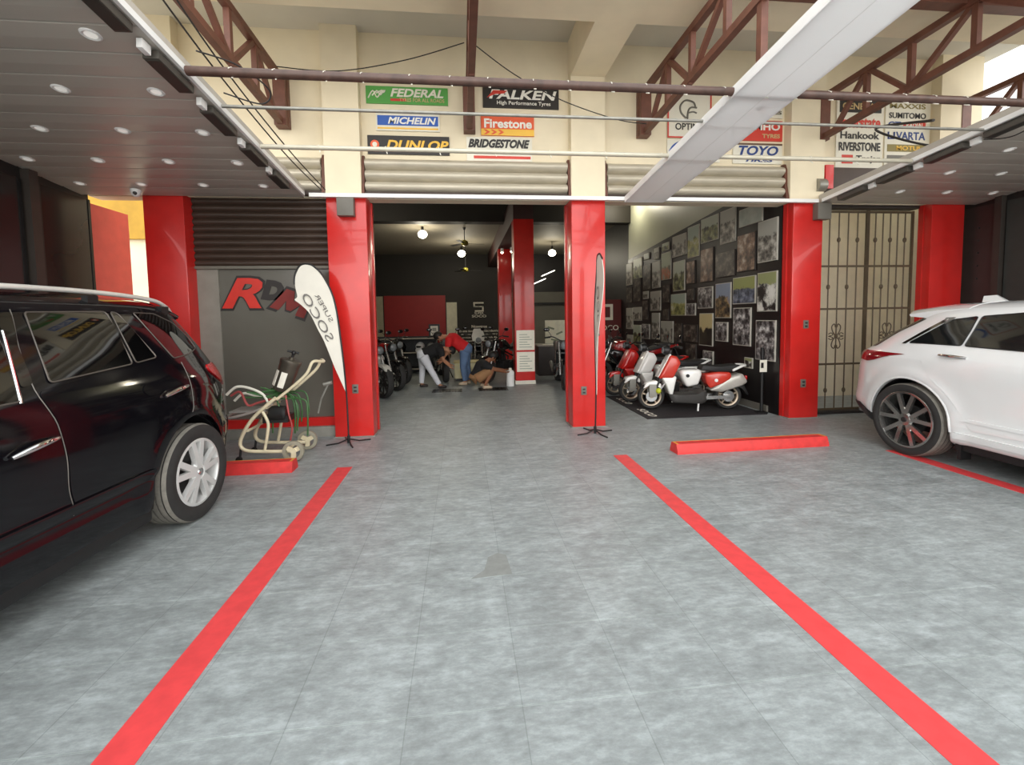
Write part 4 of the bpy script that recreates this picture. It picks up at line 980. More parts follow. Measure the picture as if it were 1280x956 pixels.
# furniture deep inside
t = thing('display_rack', 'dark two-level rack with pale edges below the red wall panel', 'rack', (-1.55, 12.5, 0))
obj('frame', MB().b2(-.95, -.91, -.25, .25, 0, 1.0).b2(.91, .95, -.25, .25, 0, 1.0).b2(-.91, .91, .21, .25, 0, 1.0), BLK, t, 0)
for z in (.12, .56, .94): 
    s_ = obj('shelf', MB().b2(-.91, .91, -.25, .21, z, z + .03), BLK, t, 0)
    obj('edge_strip', MB().b2(-.91, .91, -.26, -.25, z, z + .03), mat('pale_edge', (170, 160, 140), .5), s_, 0)
def helmet(x, y, z, m, label):
    t = thing('helmet', label, 'helmet', (x, y, z), -PI / 2 + random.uniform(-.4, .4), 'helmets on the dark rack')
    mb = MB().ball((0, 0, .13), .13, 20, (1.1, .92, 1.0)); mb.b2(-.02, .13, -.09, .09, .0, .08, .02)
    obj('shell', mb, m, t); obj('visor', MB().ball((.035, 0, .135), .118, 16, (1.0, .86, .55)), BLKG, t)
helmet(-2.1, 12.45, .59, mat('grey_gloss', (90, 92, 94), .2, coat=.5), 'grey helmet at the left end of the rack shelf')
helmet(-1.65, 12.45, .59, BLKG, 'black helmet in the middle of the rack shelf')
helmet(-1.15, 12.45, .59, WHITE, 'white helmet right of the black one on the rack shelf')
helmet(-.85, 12.45, .59, mat('pale_grey_gloss', (170, 172, 170), .2, coat=.5), 'pale grey helmet at the right end of the rack shelf')
t = thing('framed_notice', 'black framed white notice standing on top of the rack', 'notice', (-.76, 12.45, .971))
obj('frame', MB().b2(-.15, .15, 0, .03, 0, .36), BLK, t, 0); obj('sheet', MB().b2(-.1, .1, -.004, 0, .05, .31), PAPER, t, 0); obj('print', MB().b2(-.06, .05, -.006, -.004, .1, .13).b2(-.05, .06, -.006, -.004, .17, .26), mat('grey_print', (150, 150, 140), .7), t, 0)
t = thing('display_plinth', 'low cream plinth behind the bending red-shirted person', 'plinth', (.22, 10.85, 0))
obj('body', MB().b2(-.42, .45, -.2, .2, .05, .42, .01), mat('cream_laminate', (236, 228, 182), .5), t); obj('top', MB().b2(-.44, .47, -.22, .22, .42, .46, .006), mat('cream_top', (206, 190, 130), .5), t); obj('plinth_base', MB().b2(-.38, .41, -.17, .17, 0, .05), BLK, t, 0)
t = thing('service_counter', 'dark counter right of the showroom pillar', 'counter', (2.35, 11.4, 0))
obj('carcass', MB().b2(-.45, .45, -.3, .3, 0, .74, .008), mat('dark_counter', (52, 44, 40), .5), t); obj('worktop', MB().b2(-.48, .48, -.33, .33, .74, .78, .004), mat('grey_worktop', (150, 142, 130), .4), t); obj('door_knob', MB().ball((.1, -.31, .4), .02, 10), CHROME, t)
tag(obj('paper_sheet', MB().box((2.15, 11.2, .7815), (.25, .2, .003)), PAPER, None, 0), 'white paper sheet lying on the dark counter', 'paper')
t = thing('notice_board', 'white notice board with pinned papers behind the dark counter', 'board', (2.75, 13.0, 0))
obj('board', MB().b2(-.32, .30, 0, .04, .55, 1.38), mat('bright_board', (236, 232, 208), .6), t, 0); obj('legs', MB().b2(-.3, -.26, 0, .04, 0, .55), BLK, t, 0); obj('legs', MB().b2(.24, .28, 0, .04, 0, .55), BLK, t, 0)
for (a, b, r) in ((-.15, 1.15, .3), (.1, 1.0, -.4), (-.05, .8, .2)): obj('pinned_paper', MB().box((a, -.006, b), (.2, .006, .05), Matrix.Rotation(r, 3, 'Y')), mat('grey_green_paper', (140, 146, 120), .6), t, 0)
tag(obj('dark_partition', MB().b2(3.1, 3.72, 13.0, 13.06, 0, 1.40), mat('dark_partition_paint', (62, 56, 52), .5), None, 0), 'dark free-standing panel right of the white notice board', 'panel')
for (x, lb) in ((-.33, 'dark iron floor grate in front of the person in white jeans'), (.62, 'dark iron floor grate in front of the crouching person')):
    t = thing('floor_grate', lb, 'grate', (x, 9.25, 0))
    obj('grate_frame', MB().b2(-.3, .3, -.2, .2, 0, .006), STEELD, t, 0)
    mb = MB()
    for k in range(9): mb.b2(-.27 + k * .062, -.25 + k * .062, -.18, .18, .006, .012)
    obj('grate_bars', mb, BLK, t, 0)
t = thing('white_canister', 'white canister standing on the floor beside the black motorcycle', 'canister', (1.02, 9.62, 0))
obj('can_body', MB().lathe([(0, 0), (.08, 0), (.085, .01), (.085, .30), (.06, .34), (.0, .34)], (0, 0, 0), 'Z', 20), WHITE, t); obj('cap', MB().lathe([(0, .34), (.035, .34), (.035, .39), (0, .39)], (0, 0, 0), 'Z', 14), PAPER, t)
# mats, post
MATM = mat('dark_rubber_mat', (44, 40, 42), .8, var=.15, scale=20)
def floor_mat_thing(x0, x1, y0, y1, lb):
    t = thing('floor_mat', lb, 'mat', ((x0 + x1) / 2, (y0 + y1) / 2, 0))
    a, b = (x1 - x0) / 2, (y1 - y0) / 2
    obj('mat_sheet', MB().b2(-a, a, -b, b, 0, .008), MATM, t, 0)
    me = text_mesh('SOCO', .55, .12, ext=.001, bold=.03, shear=.2)
    me.transform(Matrix.Translation((-a + .16, -.05, .0082)) @ Matrix.Rotation(-PI / 2, 4, 'Z') @ Matrix.Rotation(-PI / 2, 4, 'X'))
    obj('print', me, PAPER, t, 0)
floor_mat_thing(2.62, 4.46, 6.12, 7.02, 'dark display mat under the white and red scooter')
floor_mat_thing(2.62, 4.46, 7.06, 8.0, 'dark display mat under the white scooter')
t = thing('sign_post', 'dark post with small white card beside the photo wall', 'post', (4.45, 6.24, 0))
obj('post', MB().cyl((0, 0, .02), (0, 0, .98), .022), BLK, t); obj('base', MB().lathe([(0, 0), (.09, 0), (.09, .015), (.03, .03), (0, .03)], (0, 0, 0), 'Z', 20), BLK, t); obj('card', MB().b2(-.055, .055, -.03, -.022, .62, .80), PAPER, t, 0); obj('print', MB().b2(-.04, .0, -.032, -.03, .68, .76), BLK, t, 0)
# ------------------------------------------------------------------ photo wall
mb = MB().prism([(6.03, 0), (12.0, 0), (12.0, 3.0), (6.03, 3.47)], lambda a, b, d: Vector((d, a, b)), 4.565, 4.58)
tag(obj('display_board', mb, mat('black_display_board', (27, 23, 23), .35, var=.15), None, 0), 'long black board on the right showroom wall carrying all the photos', 'board')
struct('baseboard_right', MB().b2(4.54, 4.565, 6.25, 12.0, 0, .10), mat('grey_baseboard', (110, 106, 98), .6))
def print_mat(nm, seed, cols, sc=5.0, sky=None, streak=(1, 1, 1), skyh=.6):
    m = bpy.data.materials.new(nm); m.use_nodes = True; nt = m.node_tree; N = nt.nodes; L = nt.links; b = N['Principled BSDF']
    tc = N.new('ShaderNodeTexCoord'); mp = N.new('ShaderNodeMapping'); mp.inputs['Scale'].default_value = streak; mp.inputs['Location'].default_value = (seed * 3.1, seed * 1.7, seed * .9)
    L.new(tc.outputs['Object'], mp.inputs['Vector'])
    nz = N.new('ShaderNodeTexNoise'); nz.inputs['Scale'].default_value = sc; nz.inputs['Detail'].default_value = 6; nz.inputs['Roughness'].default_value = .62; L.new(mp.outputs['Vector'], nz.inputs['Vector'])
    rp = N.new('ShaderNodeValToRGB'); E = rp.color_ramp.elements; n = len(cols)
    pos = [.34 + .32 * i / (n - 1) for i in range(n)]
    E[0].position = pos[0]; E[0].color = rgb(cols[0]); E[1].position = pos[-1]; E[1].color = rgb(cols[-1])
    for i in range(1, n - 1): e = E.new(pos[i]); e.color = rgb(cols[i])
    L.new(nz.outputs['Fac'], rp.inputs['Fac']); out = rp.outputs['Color']
    if sky:
        sp = N.new('ShaderNodeSeparateXYZ'); L.new(tc.outputs['Generated'], sp.inputs[0])
        ad = N.new('ShaderNodeMath'); ad.operation = 'MULTIPLY_ADD'; ad.inputs[1].default_value = .55; L.new(nz.outputs['Fac'], ad.inputs[0]); L.new(sp.outputs['Z'], ad.inputs[2])
        r2 = N.new('ShaderNodeValToRGB'); r2.color_ramp.elements[0].position = skyh + .25; r2.color_ramp.elements[1].position = skyh + .31; L.new(ad.outputs[0], r2.inputs['Fac'])
        mx = N.new('ShaderNodeMix'); mx.data_type = 'RGBA'; L.new(r2.outputs['Color'], mx.inputs['Factor']); L.new(out, mx.inputs[6]); mx.inputs[7].default_value = rgb(sky); out = mx.outputs[2]
    L.new(out, b.inputs['Base Color']); b.inputs['Roughness'].default_value = .35
    return m
K = (30, 28, 28)
PM = {
 'grey': print_mat('print_grey_street', 1, [K, (96, 92, 86), (150, 146, 136), (206, 202, 192)], 7, (176, 176, 166)),
 'pale': print_mat('print_pale_reflection', 2, [(150, 158, 148), (178, 186, 176), (196, 202, 192)], 2),  # pale tones paint in the reflection lying over the print
 'olive': print_mat('print_olive_foliage', 3, [K, (86, 88, 62), (142, 146, 96), (204, 204, 180)], 7, (186, 194, 176)),
 'yellow': print_mat('print_yellow_green', 4, [(56, 60, 44), (128, 132, 82), (176, 174, 106), (206, 208, 194)], 6, (170, 184, 170)),
 'rust': print_mat('print_rust_brick', 5, [(40, 28, 24), (96, 72, 58), (140, 112, 92), (190, 176, 160)], 7),
 'orange': print_mat('print_orange_patch', 6, [(50, 44, 40), (110, 112, 84), (186, 92, 50), (150, 150, 130)], 5, (160, 168, 140), skyh=.45),
 'dusk': print_mat('print_yellow_dusk', 7, [K, (52, 48, 40), (66, 60, 48)], 5, (206, 190, 140), skyh=.5),
 'blue': print_mat('print_blue_sky_road', 8, [K, (96, 84, 66), (170, 140, 90), (120, 140, 170)], 6, (140, 152, 172)),
 'lime': print_mat('print_lime_and_slate', 9, [(36, 38, 44), (70, 76, 90), (110, 118, 136), (150, 156, 166)], 8, (150, 156, 92), skyh=.55),
 'splash': print_mat('print_black_white_splash', 10, [K, (50, 46, 44), (226, 224, 214), (236, 234, 226)], 5, (156, 162, 112), skyh=.72),
 'mono': print_mat('print_monochrome_machine', 11, [K, (80, 76, 76), (146, 142, 140), (222, 220, 216)], 9),
 'dark': print_mat('print_dark_garage', 12, [(22, 20, 20), (56, 50, 46), (96, 88, 80), (134, 126, 114)], 8),
}
DSC = {'grey': 'grey street scene', 'pale': 'pale painted-in reflection', 'olive': 'olive green scene', 'yellow': 'yellow-green field', 'rust': 'rusty brown rider scene', 'orange': 'green and orange scene', 'dusk': 'black silhouette under a yellow sky',
       'blue': 'blue sky over a tan road', 'lime': 'lime green hill over slate blue', 'splash': 'black and white splash', 'mono': 'black and white motorcycle', 'dark': 'dark garage scene'}
PH = [(6.09, 6.54, 2.26, 2.89), (6.43, 7.02, 2.89, 3.18), (7.1, 7.56, 2.7, 3.28), (7.6, 8.2, 2.82, 3.28), (8.24, 8.7, 2.61, 3.23), (8.74, 9.36, 2.71, 3.16), (9.51, 9.86, 2.92, 3.1), (10.02, 10.29, 2.79, 3.06), (10.55, 10.88, 2.85, 3.01), (10.98, 11.57, 2.44, 2.96), (11.66, 12.09, 2.31, 2.9), (6.58, 7.06, 2.17, 2.78), (7.1, 7.7, 2.13, 2.58), (7.75, 8.2, 2.09, 2.72), (8.39, 8.74, 2.1, 2.56), (8.8, 9.32, 1.99, 2.62), (9.41, 9.89, 2.27, 2.88), (9.94, 10.39, 2.12, 2.74), (10.44, 10.93, 2.11, 2.74), (6.08, 6.53, 1.52, 2.12), (6.56, 7.16, 1.65, 2.1), (7.2, 7.68, 1.42, 2.04), (7.76, 8.29, 1.6, 2.01), (8.42, 8.7, 1.77, 2.02), (8.36, 8.72, 1.47, 1.72), (8.75, 9.41, 1.47, 1.94), (9.46, 9.81, 1.76, 2.17), (9.91, 10.49, 1.59, 2.06), (11.06, 11.57, 1.84, 2.46), (11.63, 12.09, 1.83, 2.26), (9.5, 9.8, 1.37, 1.64), (10.6, 10.93, 1.89, 2.09), (6.09, 6.55, 0.78, 1.4), (6.66, 7.14, 0.97, 1.6), (7.28, 7.66, 1.01, 1.36), (7.74, 8.22, 0.9, 1.52), (7.72, 8.08, 0.51, 0.82), (6.6, 6.82, 0.62, 0.8), (8.28, 8.84, 0.94, 1.3), (8.9, 9.25, 0.9, 1.32), (9.29, 9.9, 0.88, 1.36), (9.96, 10.4, 0.92, 1.55), (10.51, 10.99, 0.9, 1.28), (11.04, 11.57, 0.72, 1.25), (11.6, 12.09, 1.12, 1.7), (11.6, 12.08, 0.7, 0.97), (8.32, 8.75, 0.57, 0.92), (11.02, 11.6, 1.35, 1.71), (10.61, 10.98, 1.37, 1.87)]
KIND = ['grey', 'pale', 'grey', 'olive', 'yellow', 'grey', 'olive', 'grey', 'pale', 'olive', 'grey', 'rust', 'dark', 'rust', 'rust', 'olive', 'orange', 'grey', 'dark', 'splash', 'lime', 'blue', 'mono', 'dark', 'mono', 'yellow', 'dark', 'grey', 'dark', 'dark', 'dark', 'grey',
        'mono', 'mono', 'mono', 'dusk', 'mono', 'splash', 'dark', 'dark', 'grey', 'grey', 'mono', 'olive', 'grey', 'grey', 'dark', 'grey', 'dark']
FRB = mat('photo_edge_white', (196, 192, 180), .6); FRK = mat('photo_edge_dark', (64, 58, 54), .6)
ROWS = [(2.6, 9, 'top row'), (2.02, 2.6, 'second row'), (1.4, 2.02, 'third row'), (.82, 1.4, 'fourth row'), (0, .82, 'bottom row')]
items = []
for (y0, y1, z0, z1), k in zip(PH, KIND):
    zc = (z0 + z1) / 2
    row = 'top' if (z1 > 2.85 - (0.0 if y0 < 9 else .1) and zc > 2.55) else 'second' if zc > 2.12 else 'third' if zc > 1.58 else 'fourth' if zc > .95 else 'bottom'
    items.append([row, y0, y1, z0, z1, k])
ORD = ['first', 'second', 'third', 'fourth', 'fifth', 'sixth', 'seventh', 'eighth', 'ninth', 'tenth', 'eleventh', 'twelfth', 'thirteenth', 'fourteenth', 'fifteenth']
for row in ('top', 'second', 'third', 'fourth', 'bottom'):
    R_ = sorted([q for q in items if q[0] == row], key=lambda q: q[1])
    for i, (r, y0, y1, z0, z1, k) in enumerate(R_):
        size = 'large' if (y1 - y0) * (z1 - z0) > .24 else 'small' if (y1 - y0) * (z1 - z0) < .12 else 'mid-sized'
        lb = '%s photo of %s, %s from right in %s row' % (size, DSC[k], ORD[i], row)
        g = .012
        t = thing('wall_photo', lb, 'photo', (4.565, (y0 + y1) / 2, z0), 0, 'photos on the black display board')
        h = (y1 - y0) / 2 - g; H = z1 - z0 - g
        obj('backing_board', MB().b2(-.022, 0, -h, h, 0, H), FRB if k not in ('dark', 'rust') else FRK, t, 0)
        me = MB().b2(-.0245, -.022, -h + .012, h - .012, .012, H - .012)
        o = obj('photo_print', me, PM[k], t, 0)
# ------------------------------------------------------------------ motorcycles and scooters (local +x forward, rear axle at x = 0)
def sp(poly, hw, bev=.012, r=.03, taper=None):
    """rounded side outline given thickness across the machine, with softened edges"""
    P_ = rounded(poly, r, 3); mb = MB(); n = len(P_)
    cx = sum(p[0] for p in P_) / n; czz = sum(p[1] for p in P_) / n
    def ring(y, s): return [Vector((cx + (a - cx) * s, y, czz + (b - czz) * s)) for a, b in P_]
    d = bev
    return mb.loft([ring(-hw, 1 - 2.2 * d / .2), ring(-hw + d * .35, 1 - .7 * d / .2), ring(-hw + d, 1), ring(hw - d, 1), ring(hw - d * .35, 1 - .7 * d / .2), ring(hw, 1 - 2.2 * d / .2)])
def tyre(c, R, w_): 
    return MB().lathe([(R - .055, -w_ * .45), (R - .02, -w_ * .5), (R - .004, -w_ * .25), (R, 0), (R - .004, w_ * .25), (R - .02, w_ * .5), (R - .055, w_ * .45), (R - .06, 0)], c, 'Y', 40, True)
def spokes(c, R, w_, n, sw=.022):
    mb = MB().lathe([(R - .058, -w_ * .4), (R - .05, -w_ * .42), (R - .05, w_ * .42), (R - .058, w_ * .4), (R - .075, w_ * .3), (R - .075, -w_ * .3)], c, 'Y', 40, True)
    for k in range(n):
        a = 2 * PI * k / n + .3; mb.bar(c, (c[0] + (R - .065) * math.cos(a), c[1], c[2] + (R - .065) * math.sin(a)), sw, sw, (0, 1, 0))
    return mb.cyl((c[0], c[1] - .05, c[2]), (c[0], c[1] + .05, c[2]), .03)
def scooter(label, loc, rot, cA, cB, cC, group):
    t = thing('electric_scooter', label, 'scooter', loc, rot, group)
    R = .21
    for x, nm in ((1.17, 'front_wheel'), (0, 'rear_wheel')):
        w_ = obj(nm, tyre((x, 0, R), R, .09), RUB, t)
        obj('rim', spokes((x, 0, R), R, .09, 5), mat('bronze_rim', (176, 160, 140), .35, .5), w_); obj('brake_disc', MB().lathe([(.03, .055), (.085, .055), (.085, .06), (.03, .06)], (x, 0, R), 'Y', 24, True), CHROME, w_)
    obj('fork', MB().cyl((1.16, -.06, .21), (.98, -.06, .62), .02).cyl((1.16, .06, .21), (.98, .06, .62), .02).cyl((.99, 0, .58), (.86, 0, .93), .022), STEELD, t)
    obj('front_mudguard', sp([(1.30, .33), (1.25, .43), (1.10, .46), (1.02, .40), (1.02, .33), (1.12, .40), (1.22, .38)], .07, .01, .02), cB, t)
    for sg in (1, -1): obj('fork_cover', MB().b2(1.10, 1.21, .065 * sg, .085 * sg, .20, .40, .006), mat('grey_plastic', (150, 148, 140), .5), t)
    obj('front_shield', sp([(1.08, .50), (.90, .86), (.80, .84), (.74, .74), (.86, .50)], .15, .03), cA, t)
    obj('shield_edge', sp([(1.09, .515), (.905, .875), (.875, .875), (1.05, .515)], .10, .02, .01), cB, t)
    obj('leg_shield', sp([(1.04, .53), (.80, .53), (.86, .24), (.90, .22), (.97, .40)], .14, .03), cB, t)
    obj('handlebar', MB().tube(bez([(.80, -.33, .99), (.84, -.2, 1.0), (.87, 0, .95), (.84, .2, 1.0), (.80, .33, .99)], 5), .013, 8), BLK, t)
    for sg in (1, -1):
        obj('grip', MB().cyl((.80, .33 * sg, .99), (.825, .23 * sg, .998), .019), BLK, t)
        m_ = obj('mirror', MB().tube(bez([(.84, .2 * sg, 1.0), (.84, .25 * sg, 1.08), (.82, .3 * sg, 1.12)], 4), .006, 6), BLK, t)
        obj('mirror_glass', MB().ball((.82, .32 * sg, 1.14), .045, 12, (.3, 1.2, .8)), BLKG, m_)
    obj('headlight', MB().lathe([(0, -.03), (.07, -.03), (.075, .01), (.06, .05), (0, .06)], (.93, 0, .93), 'X', 24), BLK, t); obj('headlight_lens', MB().lathe([(0, .058), (.055, .055), (.05, .066), (0, .068)], (.93, 0, .93), 'X', 20), mat('clear_lens', (120, 124, 126), .08), t)
    obj('footboard', sp([(.93, .26), (.86, .12), (.42, .10), (.34, .16), (.36, .32), (.50, .26), (.80, .25)], .15, .02), mat('dark_grey_plastic', (56, 54, 52), .5), t)
    obj('battery_cover', sp([(.74, .60), (.66, .63), (.44, .63), (.42, .56), (.47, .40), (.64, .36), (.70, .48)], .12, .03), cB, t)
    obj('lock_cap', MB().cyl((.64, .12, .54), (.64, .135, .54), .026).cyl((.64, -.12, .54), (.64, -.135, .54), .026), BLK, t)
    obj('seat', sp([(.44, .62), (.40, .70), (.15, .685), (-.12, .71), (-.18, .67), (-.08, .60), (.20, .59)], .13, .03), mat('black_seat_vinyl', (34, 33, 33), .6), t)
    obj('grab_rail', MB().tube(bez([(-.02, -.14, .62), (-.16, -.12, .68), (-.24, -.06, .69), (-.25, 0, .69), (-.24, .06, .69), (-.16, .12, .68), (-.02, .14, .62)], 4), .018, 8), cB, t)
    obj('side_panel', sp([(.38, .56), (.20, .60), (.0, .59), (-.02, .50), (.10, .42), (.30, .34), (.36, .44)], .145, .03), cA, t)
    obj('badge', MB().cyl((.22, -.15, .47), (.22, .15, .47), .026), WHITE, t)
    obj('tail_panel', sp([(.30, .31), (.02, .52), (-.18, .57), (-.26, .44), (-.20, .39), (.12, .28)], .135, .03), cC, t)
    obj('tail_lamp', MB().b2(-.27, -.24, -.07, .07, .47, .53, .008), TLR, t)
    obj('swingarm', MB().bar((.40, .12, .20), (0, .10, .21), .05, .05).bar((.40, -.12, .20), (0, -.10, .21), .05, .05).bar((.36, -.12, .22), (.36, .12, .22), .05, .05), ALU, t)
    obj('rear_mudguard', sp([(-.05, .45), (-.22, .40), (-.30, .24), (-.28, .22), (-.20, .33), (-.02, .41)], .07, .01, .02), BLK, t)
    obj('side_stand', MB().cyl((.47, .12, .14), (.50, .17, .0), .014), WHITE, t)
    return t
SR = mat('scooter_red', (206, 62, 48), .25, coat=.6, var=.04); SW = mat('scooter_white', (242, 241, 236), .25, coat=.5, var=.02); SS = mat('scooter_silver', (196, 192, 184), .3, .3); SCR = mat('bright_scooter_red', (204, 30, 26), .25, coat=.6, var=.04)
SBE = mat('scooter_beige', (206, 186, 150), .3, coat=.4)
GS_ = 'electric scooters parked along the photo wall'
rz = PI + .10
s1 = scooter('white and red electric scooter, nearest and fully visible before the photo wall', (4.10, 6.56, .008), rz + math.radians(-16), SR, SW, SS, GS_)
lk = obj('disc_lock', MB().ball((1.07, .08, .30), .045, 12).cyl((1.07, .02, .30), (1.07, .10, .30), .02), mat('lime_lock', (198, 206, 50), .5), s1); obj('lock_bracket', MB().bar((1.04, .09, .33), (.98, .1, .42), .02, .02), ALU, lk)
scooter('all white electric scooter behind the white and red one', (4.02, 7.38, .008), rz - .1, SW, SW, SS, GS_)
scooter('bright red electric scooter behind the white one, beside the middle pillar', (4.0, 8.12, 0), rz - .1, SCR, SCR, SCR, GS_)
scooter('beige electric scooter farthest back in the row, edge hidden by the middle pillar', (4.18, 9.6, 0), rz - .1, SBE, BLKG, BLKG, GS_)

def moto(label, loc, rot, tank, fair, group='motorcycles in the showroom', screen=None):
    """loc is the front wheel contact"""
    t = thing('motorcycle', label, 'motorcycle', loc, rot, group)
    R = .31; W = 1.38
    def X(x): return x - W
    for x, nm, wd in ((W, 'front_wheel', .12), (0, 'rear_wheel', .16)):
        w_ = obj(nm, tyre((X(x), 0, R), R, wd), RUB, t); obj('rim', spokes((X(x), 0, R), R, wd, 10, .016), mat('dark_rim', (70, 66, 64), .35, .6), w_)
        obj('brake_disc', MB().lathe([(.06, .07), (.14, .07), (.14, .075), (.06, .075)], (X(x), 0, R), 'Y', 28, True), ALU, w_)
    for sg in (1, -1): obj('fork_leg', MB().cyl((X(W), .09 * sg, R), (X(1.17), .09 * sg, .82), .026).cyl((X(1.17), .09 * sg, .82), (X(1.13), .09 * sg, .95), .02), ALU, t)
    obj('front_mudguard', sp([(X(1.60), .52), (X(1.50), .62), (X(1.32), .65), (X(1.15), .56), (X(1.15), .52), (X(1.33), .61), (X(1.48), .58)], .07, .01, .02), fair, t)
    obj('frame', MB().tube([(X(1.15), 0, .88), (X(.95), .06, .50), (X(.75), .09, .30), (X(.45), .09, .30), (X(.40), .09, .55), (X(.95), .05, .78)], .02, 8).tube([(X(1.15), 0, .88), (X(.95), -.06, .50), (X(.75), -.09, .30), (X(.45), -.09, .30), (X(.40), -.09, .55), (X(.95), -.05, .78)], .02, 8), BLK, t)
    obj('engine', MB().b2(X(.48), X(.88), -.13, .13, .26, .48, .03).box((X(.80), 0, .56), (.16, .16, .22), Matrix.Rotation(.3, 3, 'Y'), .02).cyl((X(.6), -.17, .37), (X(.6), .17, .37), .09), STEELD, t)
    obj('exhaust_pipe', MB().tube(bez([(X(.86), -.06, .55), (X(.96), -.10, .40), (X(.80), -.13, .22), (X(.45), -.14, .22)], 5), .02, 8), CHROME, t)
    obj('silencer', MB().tube([(X(.45), -.14, .22), (X(.38), -.15, .25), (X(-.05), -.17, .42), (X(-.08), -.17, .43)], [.03, .048, .052, .03], 14), STEELD, t)
    obj('fuel_tank', sp([(X(1.08), .86), (X(1.0), .98), (X(.80), .99), (X(.60), .86), (X(.55), .76), (X(.80), .72), (X(1.05), .76)], .15, .05, .06), tank, t)
    obj('radiator_shroud', sp([(X(1.20), .74), (X(1.12), .82), (X(.90), .78), (X(.88), .62), (X(1.02), .50)], .17, .03), fair, t)
    obj('seat', sp([(X(.60), .80), (X(.35), .80), (X(.10), .90), (X(-.12), .93), (X(-.15), .88), (X(.15), .80), (X(.40), .74), (X(.60), .74)], .12, .03), mat('black_seat_vinyl', (34, 33, 33), .6), t)
    obj('tail_section', sp([(X(.45), .74), (X(.15), .80), (X(-.16), .88), (X(-.28), .86), (X(-.10), .74), (X(.30), .66)], .10, .03), tank, t)
    obj('tail_lamp', MB().b2(X(-.30), X(-.26), -.06, .06, .83, .88, .008), TLR, t)
    obj('number_plate_hanger', MB().bar((X(-.22), 0, .80), (X(-.36), 0, .52), .12, .02), BLK, t)
    obj('swingarm', MB().bar((X(.45), .11, .38), (X(0), .11, R), .04, .06).bar((X(.45), -.11, .38), (X(0), -.11, R), .04, .06), ALU, t)
    obj('headlight', MB().lathe([(0, -.05), (.075, -.05), (.09, .01), (.085, .06), (0, .06)], (X(1.24), 0, .90), 'X', 24), screen or BLK, t); obj('headlight_lens', MB().lathe([(0, .06), (.075, .06), (.05, .085), (0, .09)], (X(1.24), 0, .90), 'X', 24), MATS['clear_lens'], t)
    if screen: obj('front_cowl', MB().loft([[Vector((X(1.30 - .06 * abs(a)) - .02, a * .15, .88)) for a in np.linspace(-1, 1, 9)] + [Vector((X(1.16 - .06 * abs(a)), a * .15, .86)) for a in np.linspace(1, -1, 9)],
                                              [Vector((X(1.22 - .05 * abs(a)), a * .17, 1.02)) for a in np.linspace(-1, 1, 9)] + [Vector((X(1.12 - .06 * abs(a)), a * .17, 1.0)) for a in np.linspace(1, -1, 9)],
                                              [Vector((X(1.10 - .04 * abs(a)), a * .11, 1.20)) for a in np.linspace(-1, 1, 9)] + [Vector((X(1.07 - .04 * abs(a)), a * .11, 1.20)) for a in np.linspace(1, -1, 9)]]), screen, t)
    obj('handlebar', MB().tube(bez([(X(1.02), -.38, 1.05), (X(1.08), -.22, 1.07), (X(1.12), 0, .98), (X(1.08), .22, 1.07), (X(1.02), .38, 1.05)], 5), .012, 8), BLK, t)
    for sg in (1, -1):
        obj('grip', MB().cyl((X(1.02), .38 * sg, 1.05), (X(1.06), .26 * sg, 1.066), .018), BLK, t)
        m_ = obj('mirror', MB().tube(bez([(X(1.07), .24 * sg, 1.07), (X(1.08), .28 * sg, 1.15), (X(1.05), .33 * sg, 1.20)], 4), .006, 6), BLK, t)
        obj('mirror_glass', MB().ball((X(1.05), .34 * sg, 1.22), .05, 12, (.3, 1.3, .8)), BLKG, m_)
    obj('side_stand', MB().cyl((X(.62), .12, .30), (X(.58), .24, .0), .014), BLK, t)
    return t
MK = mat('motorcycle_black_paint', (20, 19, 20), .2, coat=.6); MR = mat('motorcycle_red_paint', (150, 24, 24), .25, coat=.6); MWH = mat('motorcycle_pale_paint', (206, 204, 196), .3, coat=.4); MGY = mat('motorcycle_grey_paint', (96, 96, 94), .3, coat=.4)
hd = math.atan2(-.77, .64)
moto('black motorcycle with pale front guard, nearest in the left row beside the red pillar', (-1.50, 8.6, 0), hd, MK, MWH)
moto('black and red motorcycle, second in the left row', (-1.38, 9.45, 0), hd, MR, MK)
moto('plain black motorcycle, third in the left row behind the other two', (-1.36, 10.35, 0), hd, MK, MK)
moto('red and black motorcycle between the two bending people', (-.40, 10.49, 0), -PI / 2 + .12, MR, MK)
moto('black motorcycle in front of the crouching person', (.52, 10.02, 0), PI + .85, MK, MK)
moto('black motorcycle with pale grey front cowl below the lettered wall', (.42, 11.65, 0), -PI / 2, MK, MK, screen=MWH)
moto('dark grey motorcycle half hidden by the left side of the middle pillar', (2.05, 8.85, 0), -PI / 2 - .12, MGY, MK)
moto('black and red motorcycle behind the red scooter along the photo wall', (2.74, 8.85, 0), PI, MR, MK)
